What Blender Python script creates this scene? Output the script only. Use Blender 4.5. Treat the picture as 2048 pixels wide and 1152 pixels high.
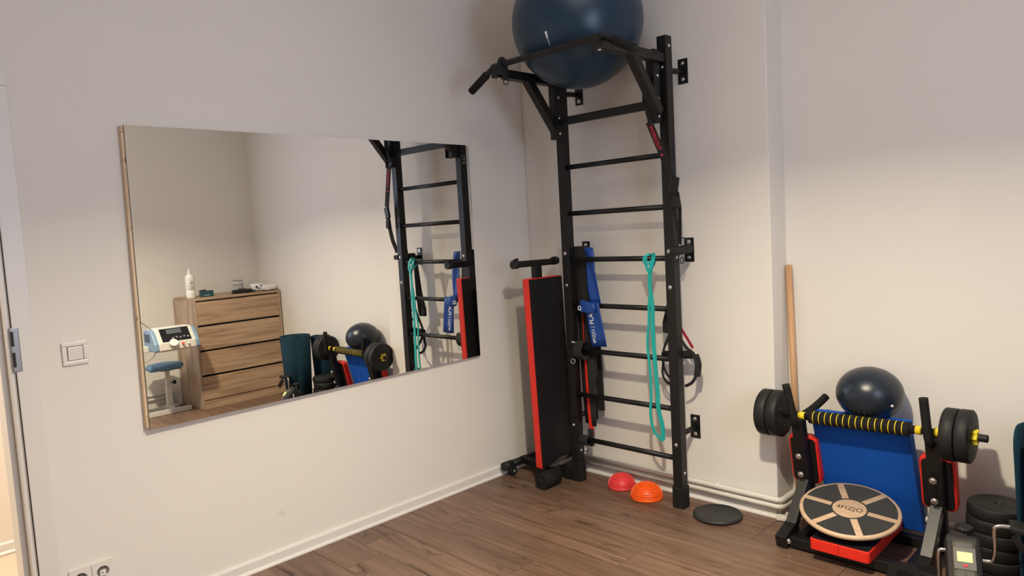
import bpy, bmesh, math, random
from mathutils import Vector, Matrix, Euler
for o in list(bpy.data.objects): bpy.data.objects.remove(o, do_unlink=True)
S = bpy.context.scene; COL = S.collection
PI = math.pi
# ------------------------------------------------------------------ camera
cd = bpy.data.cameras.new('camera'); cam = bpy.data.objects.new('camera', cd); COL.objects.link(cam)
cd.sensor_width = 36; cd.lens = 1435.37*36/2048; cd.clip_start = .02
cam.matrix_world = Matrix(((0.7114,-0.0176,0.7026,2.7773),(0.7006,0.0971,-0.7069,-2.9556),(-0.0558,0.9951,0.0814,1.3271),(0,0,0,1)))
S.camera = cam
# ------------------------------------------------------------------ world, lights, exposure
w = bpy.data.worlds.new('world'); S.world = w; w.use_nodes = True
w.node_tree.nodes['Background'].inputs[0].default_value = (.55,.68,.9,1)
w.node_tree.nodes['Background'].inputs[1].default_value = 1.0
S.view_settings.view_transform = 'Standard'; S.view_settings.look = 'None'
S.view_settings.gamma = 1; S.view_settings.use_curve_mapping = False
S.view_settings.exposure = 0.0
def light(name, kind, loc, energy, color, **k):
    l = bpy.data.lights.new(name, kind); o = bpy.data.objects.new(name, l); COL.objects.link(o)
    o.location = loc; l.energy = energy; l.color = color
    for a, v in k.items():
        if a == 'rot': o.rotation_euler = v
        else: setattr(l, a, v)
    return o
LX, LY, LZ = 1.92, -1.64, 2.22
light('pendant_light', 'AREA', (LX,LY,LZ), 56, (1.0,.86,.635), shape='DISK', size=.10, spread=math.radians(140))
light('ceiling_bounce_fill', 'AREA', (LX,LY,LZ+.16), 23, (1.0,.93,.86), shape='DISK', size=.3, rot=(PI,0,0))  # added upward fill for soft ambient off the ceiling, not a bulb
light('window_daylight', 'AREA', (3.60,-1.80,1.55), 22, (.64,.76,1.0), shape='RECTANGLE', size=1.1, size_y=.75, rot=(0,PI/2,0))
light('hallway_light', 'AREA', (-.62,-2.7,2.3), 42, (1.0,.90,.78), shape='RECTANGLE', size=.5, size_y=.8)
# ------------------------------------------------------------------ materials
def mat(name, color, rough=.5, metal=0, bump=0, bscale=60, var=0, vscale=8, spec=.5, coat=0, emit=0, trans=0, alpha=1):
    m = bpy.data.materials.new(name); m.use_nodes = True
    nt = m.node_tree; b = nt.nodes['Principled BSDF']
    b.inputs['Base Color'].default_value = (*color,1); b.inputs['Roughness'].default_value = rough
    b.inputs['Metallic'].default_value = metal; b.inputs['Specular IOR Level'].default_value = spec
    b.inputs['Coat Weight'].default_value = coat; b.inputs['Transmission Weight'].default_value = trans
    b.inputs['Alpha'].default_value = alpha
    if emit: b.inputs['Emission Color'].default_value = (*color,1); b.inputs['Emission Strength'].default_value = emit
    tc = nt.nodes.new('ShaderNodeTexCoord')
    if var:
        n = nt.nodes.new('ShaderNodeTexNoise'); n.inputs['Scale'].default_value = vscale; n.inputs['Detail'].default_value = 6
        r = nt.nodes.new('ShaderNodeMixRGB'); r.inputs[1].default_value = (*[c*(1-var) for c in color],1); r.inputs[2].default_value = (*[min(1,c*(1+var)) for c in color],1)
        nt.links.new(tc.outputs['Object'], n.inputs[0]); nt.links.new(n.outputs[0], r.inputs[0]); nt.links.new(r.outputs[0], b.inputs['Base Color'])
    if bump:
        n = nt.nodes.new('ShaderNodeTexNoise'); n.inputs['Scale'].default_value = bscale; n.inputs['Detail'].default_value = 4
        q = nt.nodes.new('ShaderNodeBump'); q.inputs['Strength'].default_value = bump; q.inputs['Distance'].default_value = .01
        nt.links.new(tc.outputs['Object'], n.inputs[0]); nt.links.new(n.outputs[0], q.inputs['Height']); nt.links.new(q.outputs[0], b.inputs['Normal'])
    return m
def wood(name, ramp, grain=(1,14,14), rough=.45, knots=False, rnd=0, bump=.15, scale=1.6):
    """wood with the grain along local X (scaled noise); ramp = list of (pos, rgb)"""
    m = bpy.data.materials.new(name); m.use_nodes = True; nt = m.node_tree; N = nt.nodes; L = nt.links
    b = N['Principled BSDF']; b.inputs['Roughness'].default_value = rough
    tc = N.new('ShaderNodeTexCoord'); mp = N.new('ShaderNodeMapping'); mp.inputs['Scale'].default_value = grain
    oi = N.new('ShaderNodeObjectInfo'); mu = N.new('ShaderNodeVectorMath'); mu.operation = 'ADD'
    sc = N.new('ShaderNodeMath'); sc.operation = 'MULTIPLY'; sc.inputs[1].default_value = 37.0
    L.new(oi.outputs['Random'], sc.inputs[0]); L.new(tc.outputs['Object'], mu.inputs[0]); L.new(sc.outputs[0], mu.inputs[1])
    L.new(mu.outputs[0], mp.inputs[0])
    n = N.new('ShaderNodeTexNoise'); n.inputs['Scale'].default_value = scale; n.inputs['Detail'].default_value = 9; n.inputs['Roughness'].default_value = .62; n.inputs['Distortion'].default_value = .9
    L.new(mp.outputs[0], n.inputs[0])
    cr = N.new('ShaderNodeValToRGB'); e = cr.color_ramp.elements
    while len(e) < len(ramp): e.new(.5)
    for i, (p, c) in enumerate(ramp): e[i].position = p; e[i].color = (*c,1)
    L.new(n.outputs[0], cr.inputs[0]); out = cr.outputs[0]
    if knots:
        mp2 = N.new('ShaderNodeMapping'); mp2.inputs['Scale'].default_value = (2.6,9,9); L.new(mu.outputs[0], mp2.inputs[0])
        n3 = N.new('ShaderNodeTexNoise'); n3.inputs['Scale'].default_value = 1.3; n3.inputs['Detail'].default_value = 7; n3.inputs['Distortion'].default_value = 1.6
        L.new(mp2.outputs[0], n3.inputs[0])
        c2 = N.new('ShaderNodeValToRGB'); c2.color_ramp.elements[0].position = .60; c2.color_ramp.elements[0].color = (1,1,1,1)
        c2.color_ramp.elements[1].position = .72; c2.color_ramp.elements[1].color = (.36,.30,.26,1)
        L.new(n3.outputs[0], c2.inputs[0])
        mx = N.new('ShaderNodeMixRGB'); mx.blend_type = 'MULTIPLY'; mx.inputs[0].default_value = 1
        L.new(out, mx.inputs[1]); L.new(c2.outputs[0], mx.inputs[2]); out = mx.outputs[0]
    if rnd:
        hs = N.new('ShaderNodeHueSaturation'); mr = N.new('ShaderNodeMapRange'); mr.inputs[3].default_value = 1-rnd; mr.inputs[4].default_value = 1+rnd
        L.new(oi.outputs['Random'], mr.inputs[0]); L.new(mr.outputs[0], hs.inputs['Value']); L.new(out, hs.inputs['Color']); out = hs.outputs[0]
    L.new(out, b.inputs['Base Color'])
    q = N.new('ShaderNodeBump'); q.inputs['Strength'].default_value = bump; q.inputs['Distance'].default_value = .002
    L.new(n.outputs[0], q.inputs['Height']); L.new(q.outputs[0], b.inputs['Normal'])
    return m
WALL = mat('wall_paint', (.77,.745,.70), .7, bump=.12, bscale=9, var=.012, vscale=2.5, spec=.25)
TRIM = mat('trim_paint', (.74,.72,.69), .35, bump=.05, bscale=30)
PIPEP = mat('pipe_paint', (.70,.68,.63), .35, bump=.35, bscale=45, var=.05, vscale=20)
PLASTIC = mat('white_plastic', (.76,.73,.70), .3)
SOCKHOLE = mat('dark_hole', (.01,.01,.01), .6)
GREYPL = mat('grey_plastic', (.25,.25,.25), .4)
METALB = mat('black_powder_coat', (.0062,.006,.006), .45, spec=.4, bump=.03, bscale=400)
METALG = mat('black_powder_coat_lit', (.030,.030,.029), .36, bump=.03, bscale=400)  # lighter copy of the black coat; reflected light put into the colour
FOAMB = mat('black_foam', (.008,.0075,.0075), .85, spec=.3, bump=.3, bscale=250)
RUBBERB = mat('black_rubber', (.0085,.0085,.0085), .6, spec=.4, bump=.05, bscale=150)
VINYLB = mat('black_vinyl', (.009,.008,.010), .5, spec=.35, bump=.07, bscale=220)
RED = mat('red_vinyl', (.74,.024,.010), .45, bump=.04, bscale=160)
CHROME = mat('zinc_bolt', (.72,.72,.72), .25, metal=1)
STEEL = mat('brushed_steel', (.6,.58,.56), .22, metal=1)
BLUEB = mat('blue_ball_vinyl', (.010,.034,.066), .33, var=.10, vscale=3, spec=.42, bump=.03, bscale=300)
NAVYB = mat('navy_ball_vinyl', (.012,.019,.032), .28, bump=.08, bscale=400)
BLUEF = mat('blue_foam', (.002,.080,.45), .8, spec=.3, bump=.05, bscale=300)
BLUEL = mat('blue_latex', (.004,.055,.30), .45, var=.08, vscale=12)
TEAL = mat('teal_latex', (.006,.40,.38), .45)
MATT = mat('dark_teal_foam', (.002,.022,.038), .85, bump=.08, bscale=300, spec=.25)
YEL = mat('yellow_plastic', (.80,.62,.02), .4)
WEB = mat('black_webbing', (.012,.012,.013), .8, bump=.4, bscale=500)
FABG = mat('charcoal_neoprene', (.016,.0155,.015), .85, bump=.3, bscale=200)
REDP = mat('red_print', (.65,.03,.05), .6)
DKRED = mat('dark_red_webbing', (.30,.01,.03), .7)
WHITEP = mat('white_print', (.70,.74,.78), .6)
PINK = mat('coral_red_rubber', (.74,.05,.055), .4)
ORANGE = mat('orange_rubber', (.84,.105,.004), .4)
DISK = mat('grey_rubber_disc', (.022,.0225,.0235), .5, bump=.07, bscale=120, var=.2, vscale=14)
GRIT = mat('grip_pad_charcoal', (.036,.036,.035), .8, bump=.5, bscale=500, var=.25, vscale=9)
CREAM = mat('cream_plastic', (.66,.64,.58), .35)
LBLUE = mat('light_blue_plastic', (.19,.30,.42), .4)
PANEL = mat('black_gloss_panel', (.01,.01,.012), .15)
SCREEN = mat('lcd_grey', (.10,.12,.13), .15)
LCD = mat('lcd_green', (.62,.76,.30), .3, emit=.25)
GOLD = mat('grey_bronze_plastic', (.06,.058,.048), .35)
TEALBOX = mat('teal_box_card', (.008,.06,.075), .4)
CLOTH = mat('white_cloth', (.75,.73,.70), .9, bump=.4, bscale=80)
CLEAR = mat('clear_plastic', (.92,.93,.93), .08, trans=.92)
LABELG = mat('grey_label', (.38,.37,.36), .5)
HALLF = mat('hall_floor_vinyl', (.62,.50,.36), .4)
HALLW = mat('hall_wall_paint', (.82,.76,.69), .7)
CEIL = mat('ceiling_paint', (.72,.70,.68), .8)
NICK = mat('nickel_strike', (.28,.28,.29), .35, metal=.8)
PEN = mat('blue_ink', (.03,.06,.35), .5)
GLASS = mat('window_glass', (.9,.95,1), .02, trans=1)
SHADE = mat('lamp_shade_metal', (.75,.72,.68), .5)
MIR = mat('mirror_silver', (.95,.95,.935), .0, metal=1)
PLANKM = wood('laminate_planks', [(.26,(.060,.033,.020)),(.42,(.135,.078,.050)),(.56,(.178,.106,.070)),(.74,(.240,.155,.108))], grain=(1.3,19,19), rough=.42, knots=True, rnd=.13)
OAK = wood('oak_laminate', [(.30,(.21,.132,.078)),(.46,(.37,.245,.153)),(.60,(.455,.318,.207)),(.75,(.55,.40,.275))], grain=(26,1.1,26), rough=.5, bump=.1, rnd=.04)
OAKV = wood('oak_laminate_upright', [(.30,(.25,.175,.12)),(.48,(.42,.31,.22)),(.60,(.50,.38,.28)),(.75,(.60,.47,.36))], grain=(12,12,1.1), rough=.5, bump=.1, rnd=.04)
PINE = wood('pine_batten', [(.3,(.52,.36,.20)),(.5,(.74,.56,.37)),(.7,(.80,.64,.45))], grain=(20,20,1.2), rough=.6, knots=True)
DOWEL = wood('dowel_wood', [(.3,(.44,.24,.11)),(.55,(.55,.32,.165)),(.8,(.62,.38,.21))], grain=(16,16,1), rough=.5)
PLY = wood('birch_plywood', [(.3,(.44,.29,.18)),(.55,(.58,.41,.27)),(.8,(.66,.49,.34))], grain=(1.5,16,16), rough=.5)
# wall scuff patch (left wall): a stain with a shape of its own
def add_scuff(m, pos, size):
    nt = m.node_tree; N = nt.nodes; L = nt.links; b = N['Principled BSDF']
    src = b.inputs['Base Color'].links[0].from_socket
    g = N.new('ShaderNodeNewGeometry'); mp = N.new('ShaderNodeMapping'); mp.vector_type = 'TEXTURE'
    mp.inputs['Location'].default_value = pos; mp.inputs['Scale'].default_value = size; mp.inputs['Rotation'].default_value = (math.radians(-35),0,0)
    ln = N.new('ShaderNodeVectorMath'); ln.operation = 'LENGTH'; mr = N.new('ShaderNodeMapRange'); mr.interpolation_type = 'SMOOTHSTEP'
    mr.inputs[1].default_value = .3; mr.inputs[2].default_value = 1; mr.inputs[3].default_value = .22; mr.inputs[4].default_value = 0
    mx = N.new('ShaderNodeMixRGB'); mx.inputs[2].default_value = (.42,.36,.28,1)
    L.new(g.outputs['Position'], mp.inputs[0]); L.new(mp.outputs[0], ln.inputs[0]); L.new(ln.outputs['Value'], mr.inputs[0]); L.new(mr.outputs[0], mx.inputs[0])
    L.new(src, mx.inputs[1]); L.new(mx.outputs[0], b.inputs['Base Color'])
WALLL = mat('wall_paint_left', (.77,.745,.70), .7, bump=.12, bscale=9, var=.012, vscale=2.5, spec=.25)
add_scuff(WALLL, (0,-1.60,.200), (1,.03,.013))

# ------------------------------------------------------------------ mesh helpers
def wm(o):
    m = Matrix.Identity(4)
    while o is not None:
        m = o.matrix_basis @ m; o = o.parent
    return m
class MB:
    def __init__(s): s.b = bmesh.new()
    def box(s, c, d, rot=None, bev=0):
        r = bmesh.ops.create_cube(s.b, size=1); M = Matrix.Translation(c) @ ((rot.to_4x4()) if rot is not None else Matrix.Identity(4)) @ Matrix.Diagonal((*d,1))
        bmesh.ops.transform(s.b, matrix=M, verts=r['verts'])
        if bev:
            es = list({e for v in r['verts'] for e in v.link_edges}); bmesh.ops.bevel(s.b, geom=es, offset=bev, segments=2, profile=.5, affect='EDGES')
        return s
    def span(s, a, b, bev=0):
        return s.box([(a[i]+b[i])/2 for i in range(3)], [abs(b[i]-a[i]) for i in range(3)], bev=bev)
    def beam(s, a, b, w, h, up=(0,0,1), bev=0):   # rectangular bar between two points; w along side, h along up
        a = Vector(a); b = Vector(b); d = (b-a); L = d.length; d.normalize(); u = Vector(up); sd = d.cross(u).normalized(); u = sd.cross(d)
        R = Matrix((d, sd, u)).transposed()
        return s.box((a+b)/2, (L,w,h), rot=R, bev=bev)
    def cyl(s, a, b, r, r2=None, seg=24, smooth=True):
        a = Vector(a); b = Vector(b); d = b-a; r2 = r if r2 is None else r2
        q = Vector((0,0,1)).rotation_difference(d.normalized()).to_matrix().to_4x4()
        x = bmesh.ops.create_cone(s.b, cap_ends=True, segments=seg, radius1=r, radius2=r2, depth=d.length, matrix=Matrix.Translation((a+b)/2) @ q)
        for v in x['verts']:
            for f in v.link_faces:
                if len(f.verts) == 4: f.smooth = smooth
        return s
    def sphere(s, c, r, seg=48, rings=24, sc=(1,1,1)):
        x = bmesh.ops.create_uvsphere(s.b, u_segments=seg, v_segments=rings, radius=r, matrix=Matrix.Translation(c) @ Matrix.Diagonal((*sc,1)))
        for v in x['verts']:
            for f in v.link_faces: f.smooth = True
        return s
    def tube(s, pts, r, seg=12, closed=False):
        return s.sweep(pts, [(r*math.cos(2*PI*i/seg), r*math.sin(2*PI*i/seg)) for i in range(seg)], closed, True)
    def ribbon(s, pts, w, t, ref=(0,1,0), closed=False):   # flat strap, width direction = ref x tangent
        return s.sweep(pts, [(-w/2,-t/2),(w/2,-t/2),(w/2,t/2),(-w/2,t/2)], closed, False, ref)
    def sweep(s, pts, prof, closed=False, smooth=True, ref=None):
        P = [Vector(p) for p in pts]; n = len(P); rings = []; side = None
        for i, p in enumerate(P):
            if closed: t = (P[(i+1) % n]-P[i-1]).normalized()
            else: t = (P[min(i+1,n-1)]-P[max(i-1,0)]).normalized()
            if ref is not None:
                rr = Vector(ref[i]) if hasattr(ref[0],'__len__') else Vector(ref)
                sd = rr.cross(t)
                if sd.length < .05: sd = side if side else t.orthogonal()
                sd.normalize(); side = sd
            else:
                if side is None: side = t.orthogonal().normalized()
                side = (side - t*side.dot(t)).normalized(); sd = side
            up = t.cross(sd)
            rings.append([s.b.verts.new(p+sd*x+up*y) for x, y in prof])
        k = len(prof)
        for i in range(n if closed else n-1):
            A = rings[i]; B = rings[(i+1) % n]
            for j in range(k):
                f = s.b.faces.new((A[j],A[(j+1)%k],B[(j+1)%k],B[j])); f.smooth = smooth
        if not closed:
            s.b.faces.new(rings[0][::-1]); s.b.faces.new(rings[-1])
        return s
    def lathe(s, prof, c=(0,0,0), seg=40, M=None, smooth=True):    # prof = [(r,z)...] about z
        M = M or Matrix.Identity(4); T = Matrix.Translation(c) @ M; rings = []
        for r, z in prof:
            if r < 1e-6: rings.append([s.b.verts.new(T @ Vector((0,0,z)))])
            else: rings.append([s.b.verts.new(T @ Vector((r*math.cos(2*PI*i/seg), r*math.sin(2*PI*i/seg), z))) for i in range(seg)])
        for A, B in zip(rings, rings[1:]):
            for i in range(seg):
                j = (i+1) % seg
                if len(A) == 1 and len(B) == 1: continue
                if len(A) == 1: f = s.b.faces.new((A[0],B[i],B[j]))
                elif len(B) == 1: f = s.b.faces.new((A[i],A[j],B[0]))
                else: f = s.b.faces.new((A[i],A[j],B[j],B[i]))
                f.smooth = smooth
        return s
    def prism(s, poly, M, h):      # poly 2D in local xy, extruded along local z from 0 to h, placed by M
        a = [s.b.verts.new(M @ Vector((x,y,0))) for x, y in poly]; b = [s.b.verts.new(M @ Vector((x,y,h))) for x, y in poly]; n = len(poly)
        s.b.faces.new(a[::-1]); s.b.faces.new(b)
        for i in range(n): s.b.faces.new((a[i],a[(i+1)%n],b[(i+1)%n],b[i]))
        return s
    def build(s, name, m, parent=None, bevel=0, smooth_angle=None, sub=0):
        bmesh.ops.recalc_face_normals(s.b, faces=s.b.faces)
        if parent is not None: bmesh.ops.transform(s.b, matrix=wm(parent).inverted(), verts=s.b.verts)
        me = bpy.data.meshes.new(name); s.b.to_mesh(me); s.b.free(); me.materials.append(m)
        o = bpy.data.objects.new(name, me); COL.objects.link(o)
        if parent is not None: o.parent = parent
        if bevel:
            q = o.modifiers.new('bevel','BEVEL'); q.width = bevel; q.segments = 2; q.limit_method = 'ANGLE'; q.angle_limit = math.radians(40)
        if sub:
            q = o.modifiers.new('sub','SUBSURF'); q.levels = sub; q.render_levels = sub
        return o
def thing(name, label, cat, loc=(0,0,0), group=None):
    o = bpy.data.objects.new(name, None); COL.objects.link(o); o.location = loc; o.empty_display_size = .05
    o['label'] = label; o['category'] = cat
    if group: o['group'] = group
    return o
def tag(o, label, cat, group=None):
    o['label'] = label; o['category'] = cat
    if group: o['group'] = group
    return o
def struct(o, label=None):
    o['kind'] = 'structure'
    if label: o['label'] = label
    return o
def text(name, body, size, M, m, parent, extrude=.0004, sx=1.0, bold=0.0, shear=0.0):
    c = bpy.data.curves.new(name, 'FONT'); c.body = body; c.size = size; c.align_x = 'CENTER'; c.align_y = 'CENTER'; c.extrude = extrude; c.offset = bold; c.shear = shear
    t = bpy.data.objects.new('tmp', c); COL.objects.link(t); bpy.context.view_layer.update()
    me = bpy.data.meshes.new_from_object(t.evaluated_get(bpy.context.evaluated_depsgraph_get())); bpy.data.objects.remove(t)
    me.transform(wm(parent).inverted() @ M @ Matrix.Diagonal((sx,1,1,1))); me.name = name; me.materials.clear(); me.materials.append(m)
    o = bpy.data.objects.new(name, me); COL.objects.link(o); o.parent = parent
    return o
def frame(o, x, y):            # 4x4 with columns x, y, x cross y, o
    x = Vector(x).normalized(); y = Vector(y); z = x.cross(y).normalized(); y = z.cross(x)
    M = Matrix((x, y, z)).transposed().to_4x4(); M.translation = Vector(o); return M
def smoothpath(P, n=8, closed=False):      # Catmull-Rom
    P = [Vector(p) for p in P]; out = []; N = len(P)
    rng = range(N if closed else N-1)
    for i in rng:
        g = (lambda k: P[k % N]) if closed else (lambda k: P[max(0,min(N-1,k))])
        p0,p1,p2,p3 = g(i-1),g(i),g(i+1),g(i+2)
        for j in range(n):
            t = j/n; out.append(.5*((2*p1)+(-p0+p2)*t+(2*p0-5*p1+4*p2-p3)*t*t+(-p0+3*p1-3*p2+p3)*t**3))
    if not closed: out.append(P[-1])
    return out
def bolts(parent, pts, nrm, r=.0075, name='bolt', h=.006):
    for p in pts:
        p = Vector(p); n = Vector(nrm).normalized(); m = MB()
        m.cyl(p, p+n*h*.35, r*1.25, seg=20); m.lathe([(r,0),(r*.96,h*.5),(r*.6,h*.9),(0,h)], M=frame(p, n.orthogonal(), n.cross(n.orthogonal())), seg=12)
        m.build(name, CHROME, parent)

# ------------------------------------------------------------------ the room
W, D, XR, YB, H = 1.409, .15, 3.62, -4.2, 2.85      # chimney edge, recess depth, right wall, rear wall, ceiling
DY0, DY1, DH = -3.36, -2.4665, 1.885                    # door opening in the left wall
T = .14
struct(MB().span((-T,DY1,0),(0,.30,H)).build('wall_left', WALLL), 'white painted wall carrying the mirror')
struct(MB().span((-T,YB-.1,0),(0,DY0,H)).build('wall_left_rear', WALL))
struct(MB().span((-T,DY0,DH),(0,DY1,H)).build('wall_left_lintel', WALL))
struct(MB().span((0,0,0),(W,.30,H)).build('wall_back', WALL, bevel=.004), 'white wall behind the ladder, standing forward of the recess')
struct(MB().span((W,D,0),(XR+.1,.30,H)).build('wall_recess', WALL), 'white wall set back behind the barbell')
WY0, WY1, WZ0, WZ1 = -2.25, -1.35, .95, 2.15
wr = MB(); wr.span((XR,YB-.1,0),(XR+.1,WY0,H)); wr.span((XR,WY1,0),(XR+.1,D,H)); wr.span((XR,WY0,0),(XR+.1,WY1,WZ0)); wr.span((XR,WY0,WZ1),(XR+.1,WY1,H))
struct(wr.build('wall_right', WALL))
struct(MB().span((0,YB-.1,0),(XR,YB,H)).build('wall_rear', WALL))
struct(MB().span((-.1,YB-.1,H),(XR+.1,.3,H+.1)).build('ceiling', CEIL))
wf = MB()
for a, b in (((XR+.02,WY0,WZ0),(XR+.08,WY0+.06,WZ1)),((XR+.02,WY1-.06,WZ0),(XR+.08,WY1,WZ1)),((XR+.02,WY0,WZ0),(XR+.08,WY1,WZ0+.06)),((XR+.02,WY0,WZ1-.06),(XR+.08,WY1,WZ1))): wf.span(a, b)
win = struct(wf.build('window_1', TRIM)); MB().span((XR+.046,WY0+.05,WZ0+.05),(XR+.052,WY1-.05,WZ1-.05)).build('pane', GLASS, win)
# floor with planks
fl = struct(MB().span((-.005,YB-.1,-.06),(XR+.05,.2,-.0125)).build('floor', mat('plank_joint', (.03,.02,.015), .8)), 'brown wood-look plank floor')
PW, PL, GAP = .1737, 1.286, .0008
butt = {0:.434, 1:1.122, 2:.292, 3:.838, 4:.156, -1:1.80, -2:1.418}
rnd = random.Random(4); meshes = {}
for k in range(-4, 22):
    y1 = -.4445-PW*k; y0 = y1-PW
    if y0 > D or y1 < YB: continue
    y1c, y0c = min(y1,D+.002), max(y0,YB)
    b0 = butt.get(k, rnd.uniform(0,PL)) % PL
    x = b0-PL
    while x < XR:
        xa, xb = max(x,0.0), min(x+PL,XR)
        if xb-xa > .02:
            key = (round(xb-xa,4), round(y1c-y0c,4))
            if key not in meshes:
                m = MB().span((GAP,GAP,-.0125),(key[0]-GAP,key[1]-GAP,0), bev=.0009)
                o = m.build('plank', PLANKM, fl); meshes[key] = o.data
            else:
                o = bpy.data.objects.new('plank', meshes[key]); COL.objects.link(o); o.parent = fl
            o.location = (xa, y0c, 0)
        x += PL
# skirting
def skirt(name, a, b, nrm, label=None):      # along floor from a to b, protruding along nrm
    a = Vector((*a,0)); b = Vector((*b,0)); d = (b-a).normalized(); n = Vector((*nrm,0))
    M = Matrix((n, Vector((0,0,1)), d)).transposed().to_4x4()
    if M.determinant() < 0: M = Matrix((Vector((0,0,1)), n, d)).transposed().to_4x4(); sw = True
    else: sw = False
    M.translation = a
    P = [(0,0),(.019,0),(.0185,.006),(.014,.011),(.011,.014),(.011,.044),(.008,.050),(0,.052)]
    if sw: P = [(y,x) for x,y in P]
    return struct(MB().prism(P, M, (b-a).length).build(name, TRIM), label)
skirt('baseboard_left', (0,-2.40), (0,0), (1,0), 'white painted baseboard under the mirror')
skirt('baseboard_back', (0,0), (W,0), (0,-1), 'white baseboard behind the ladder')
skirt('baseboard_return', (W,0), (W,D), (1,0))
skirt('baseboard_recess', (W,D), (XR,D), (0,-1))
skirt('baseboard_right', (XR,D), (XR,YB), (-1,0))
# heating pipes along the back wall, round the corner and along the recess and right wall
def pipe_path(z, off, first):
    P = []
    def corner(px,py,ax,ay,bx,by,q=.022):
        for i in range(7):
            t = i/6*PI/2; P.append((px-ax*q+ax*q*math.sin(t)+bx*q*(1-math.cos(t)), py-ay*q+ay*q*math.sin(t)+by*q*(1-math.cos(t)), z))
    if first:
        P.append((.02,-off,z)); corner(W+off,-off,1,0,0,1); corner(W+off,D-off,0,1,1,0); P += [(3.0,D-off,z),(3.02,D-off,z-.01),(3.025,D-off,.002)]
    else: P += [(XR-off,-.675,.002),(XR-off,-.68,z-.01),(XR-off,-.70,z),(XR-off,-2.6,z)]
    return P
p1 = tag(MB().tube(pipe_path(.088,.026,1), .0125, 14).build('heating_pipe', PIPEP), 'upper of two white painted heating pipes along the wall behind the ladder', 'pipe', 'heating pipes above the baseboard')
tag(MB().tube(pipe_path(.059,.026,1), .0115, 14).build('heating_pipe', PIPEP), 'lower of two white painted heating pipes along the wall behind the ladder', 'pipe', 'heating pipes above the baseboard')
tag(MB().tube(pipe_path(.120,.024,0), .0105, 14).build('heating_pipe', PIPEP), 'upper white heating pipe behind the blue stool in the mirror', 'pipe', 'heating pipes above the baseboard')
tag(MB().tube(pipe_path(.085,.024,0), .0105, 14).build('heating_pipe', PIPEP), 'lower white heating pipe behind the blue stool in the mirror', 'pipe', 'heating pipes above the baseboard')
for x in (.30,1.13): MB().box((x,-.016,.090),(.012,.030,.026),rot=Euler((.15,.1,0)).to_matrix(),bev=.004).build('pipe_clip', PIPEP, p1)
# crumbled base at the corner of the chimney
cr = MB(); rr = random.Random(2)
for i in range(9): cr.box((1.43+rr.uniform(0,.06), -.012+rr.uniform(-.012,.1), .012), (.035,.03,rr.uniform(.012,.03)), rot=Euler((0,0,rr.uniform(0,1))).to_matrix(), bev=.003)
tag(cr.build('pipe_cover_offcut', PIPEP), 'broken white trim pieces at the foot of the wall corner', 'trim')

# door frame (left)
cs = MB()
cs.span((0,DY1+.004,0),(.006,DY1+.0635,1.8735)); cs.span((0,DY0-.0635,1.8735),(.006,DY1+.0635,1.937)); cs.span((0,DY0-.0635,0),(.006,DY0-.004,1.8735))
dr = struct(cs.build('door_1', TRIM, bevel=.003), 'white painted door frame at the left edge')
jm = MB()
jm.span((-T-.01,DY1-.012,0),(-.004,DY1+.004,1.88)); jm.span((-T-.01,DY1-.03,0),(-.045,DY1-.012,1.88)); jm.span((-T-.01,DY0,1.865),(-.004,DY1,1.88)); jm.span((-T-.01,DY0-.004,0),(-.004,DY0+.012,1.88))
jm.build('door_jamb', TRIM, dr, bevel=.002)
MB().span((-.004,DY1+.001,0),(.0008,DY1+.0045,1.8735)).build('frame_gap_shade', SOCKHOLE, dr)  # dark strip painting the shade in the gap beside the casing
stp = MB().span((-.004,DY1-.004,.955),(.0072,DY1+.022,1.100), bev=.003).build('strike_plate', NICK, dr)
MB().span((.0060,DY1-.0035,1.040),(.0076,DY1+.006,1.088)).build('latch_slot', SOCKHOLE, stp)
MB().span((.0060,DY1-.0035,.972),(.0076,DY1+.006,1.020)).build('bolt_slot', SOCKHOLE, stp)
# hallway beyond the door
struct(MB().span((-1.2,-3.8,-.06),(-.005,-1.4,-.002)).build('floor_hallway', HALLF))
struct(MB().span((-1.2,-3.8,0),(-1.1,-1.4,2.6)).build('wall_hallway', HALLW))
struct(MB().span((-1.2,-3.9,0),(-T,-3.8,2.6)).build('wall_hallway_rear', HALLW))
struct(MB().span((-1.2,-1.4,0),(-T,-1.3,2.6)).build('wall_hallway_front', HALLW))
struct(MB().span((-1.2,-3.9,2.6),(-T,-1.3,2.7)).build('ceiling_hallway', CEIL))
skirt('baseboard_hallway', (-1.1,-3.8), (-1.1,-1.4), (1,0))

# pendant lamp (above the frame)
lamp = thing('pendant_lamp', 'white pendant lamp hanging from the ceiling', 'lamp', (LX,LY,H))
MB().lathe([(0,0),(.05,0),(.05,-.02),(0,-.03)], (LX,LY,H)).build('canopy', SHADE, lamp)
MB().cyl((LX,LY,H-.02),(LX,LY,2.36),.003).build('cord', PLASTIC, lamp)
MB().lathe([(.03,.13),(.05,.125),(.16,.02),(.165,.022),(.055,.13),(.03,.135)], (LX,LY,LZ+.02)).build('lamp_shade', SHADE, lamp)

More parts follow.
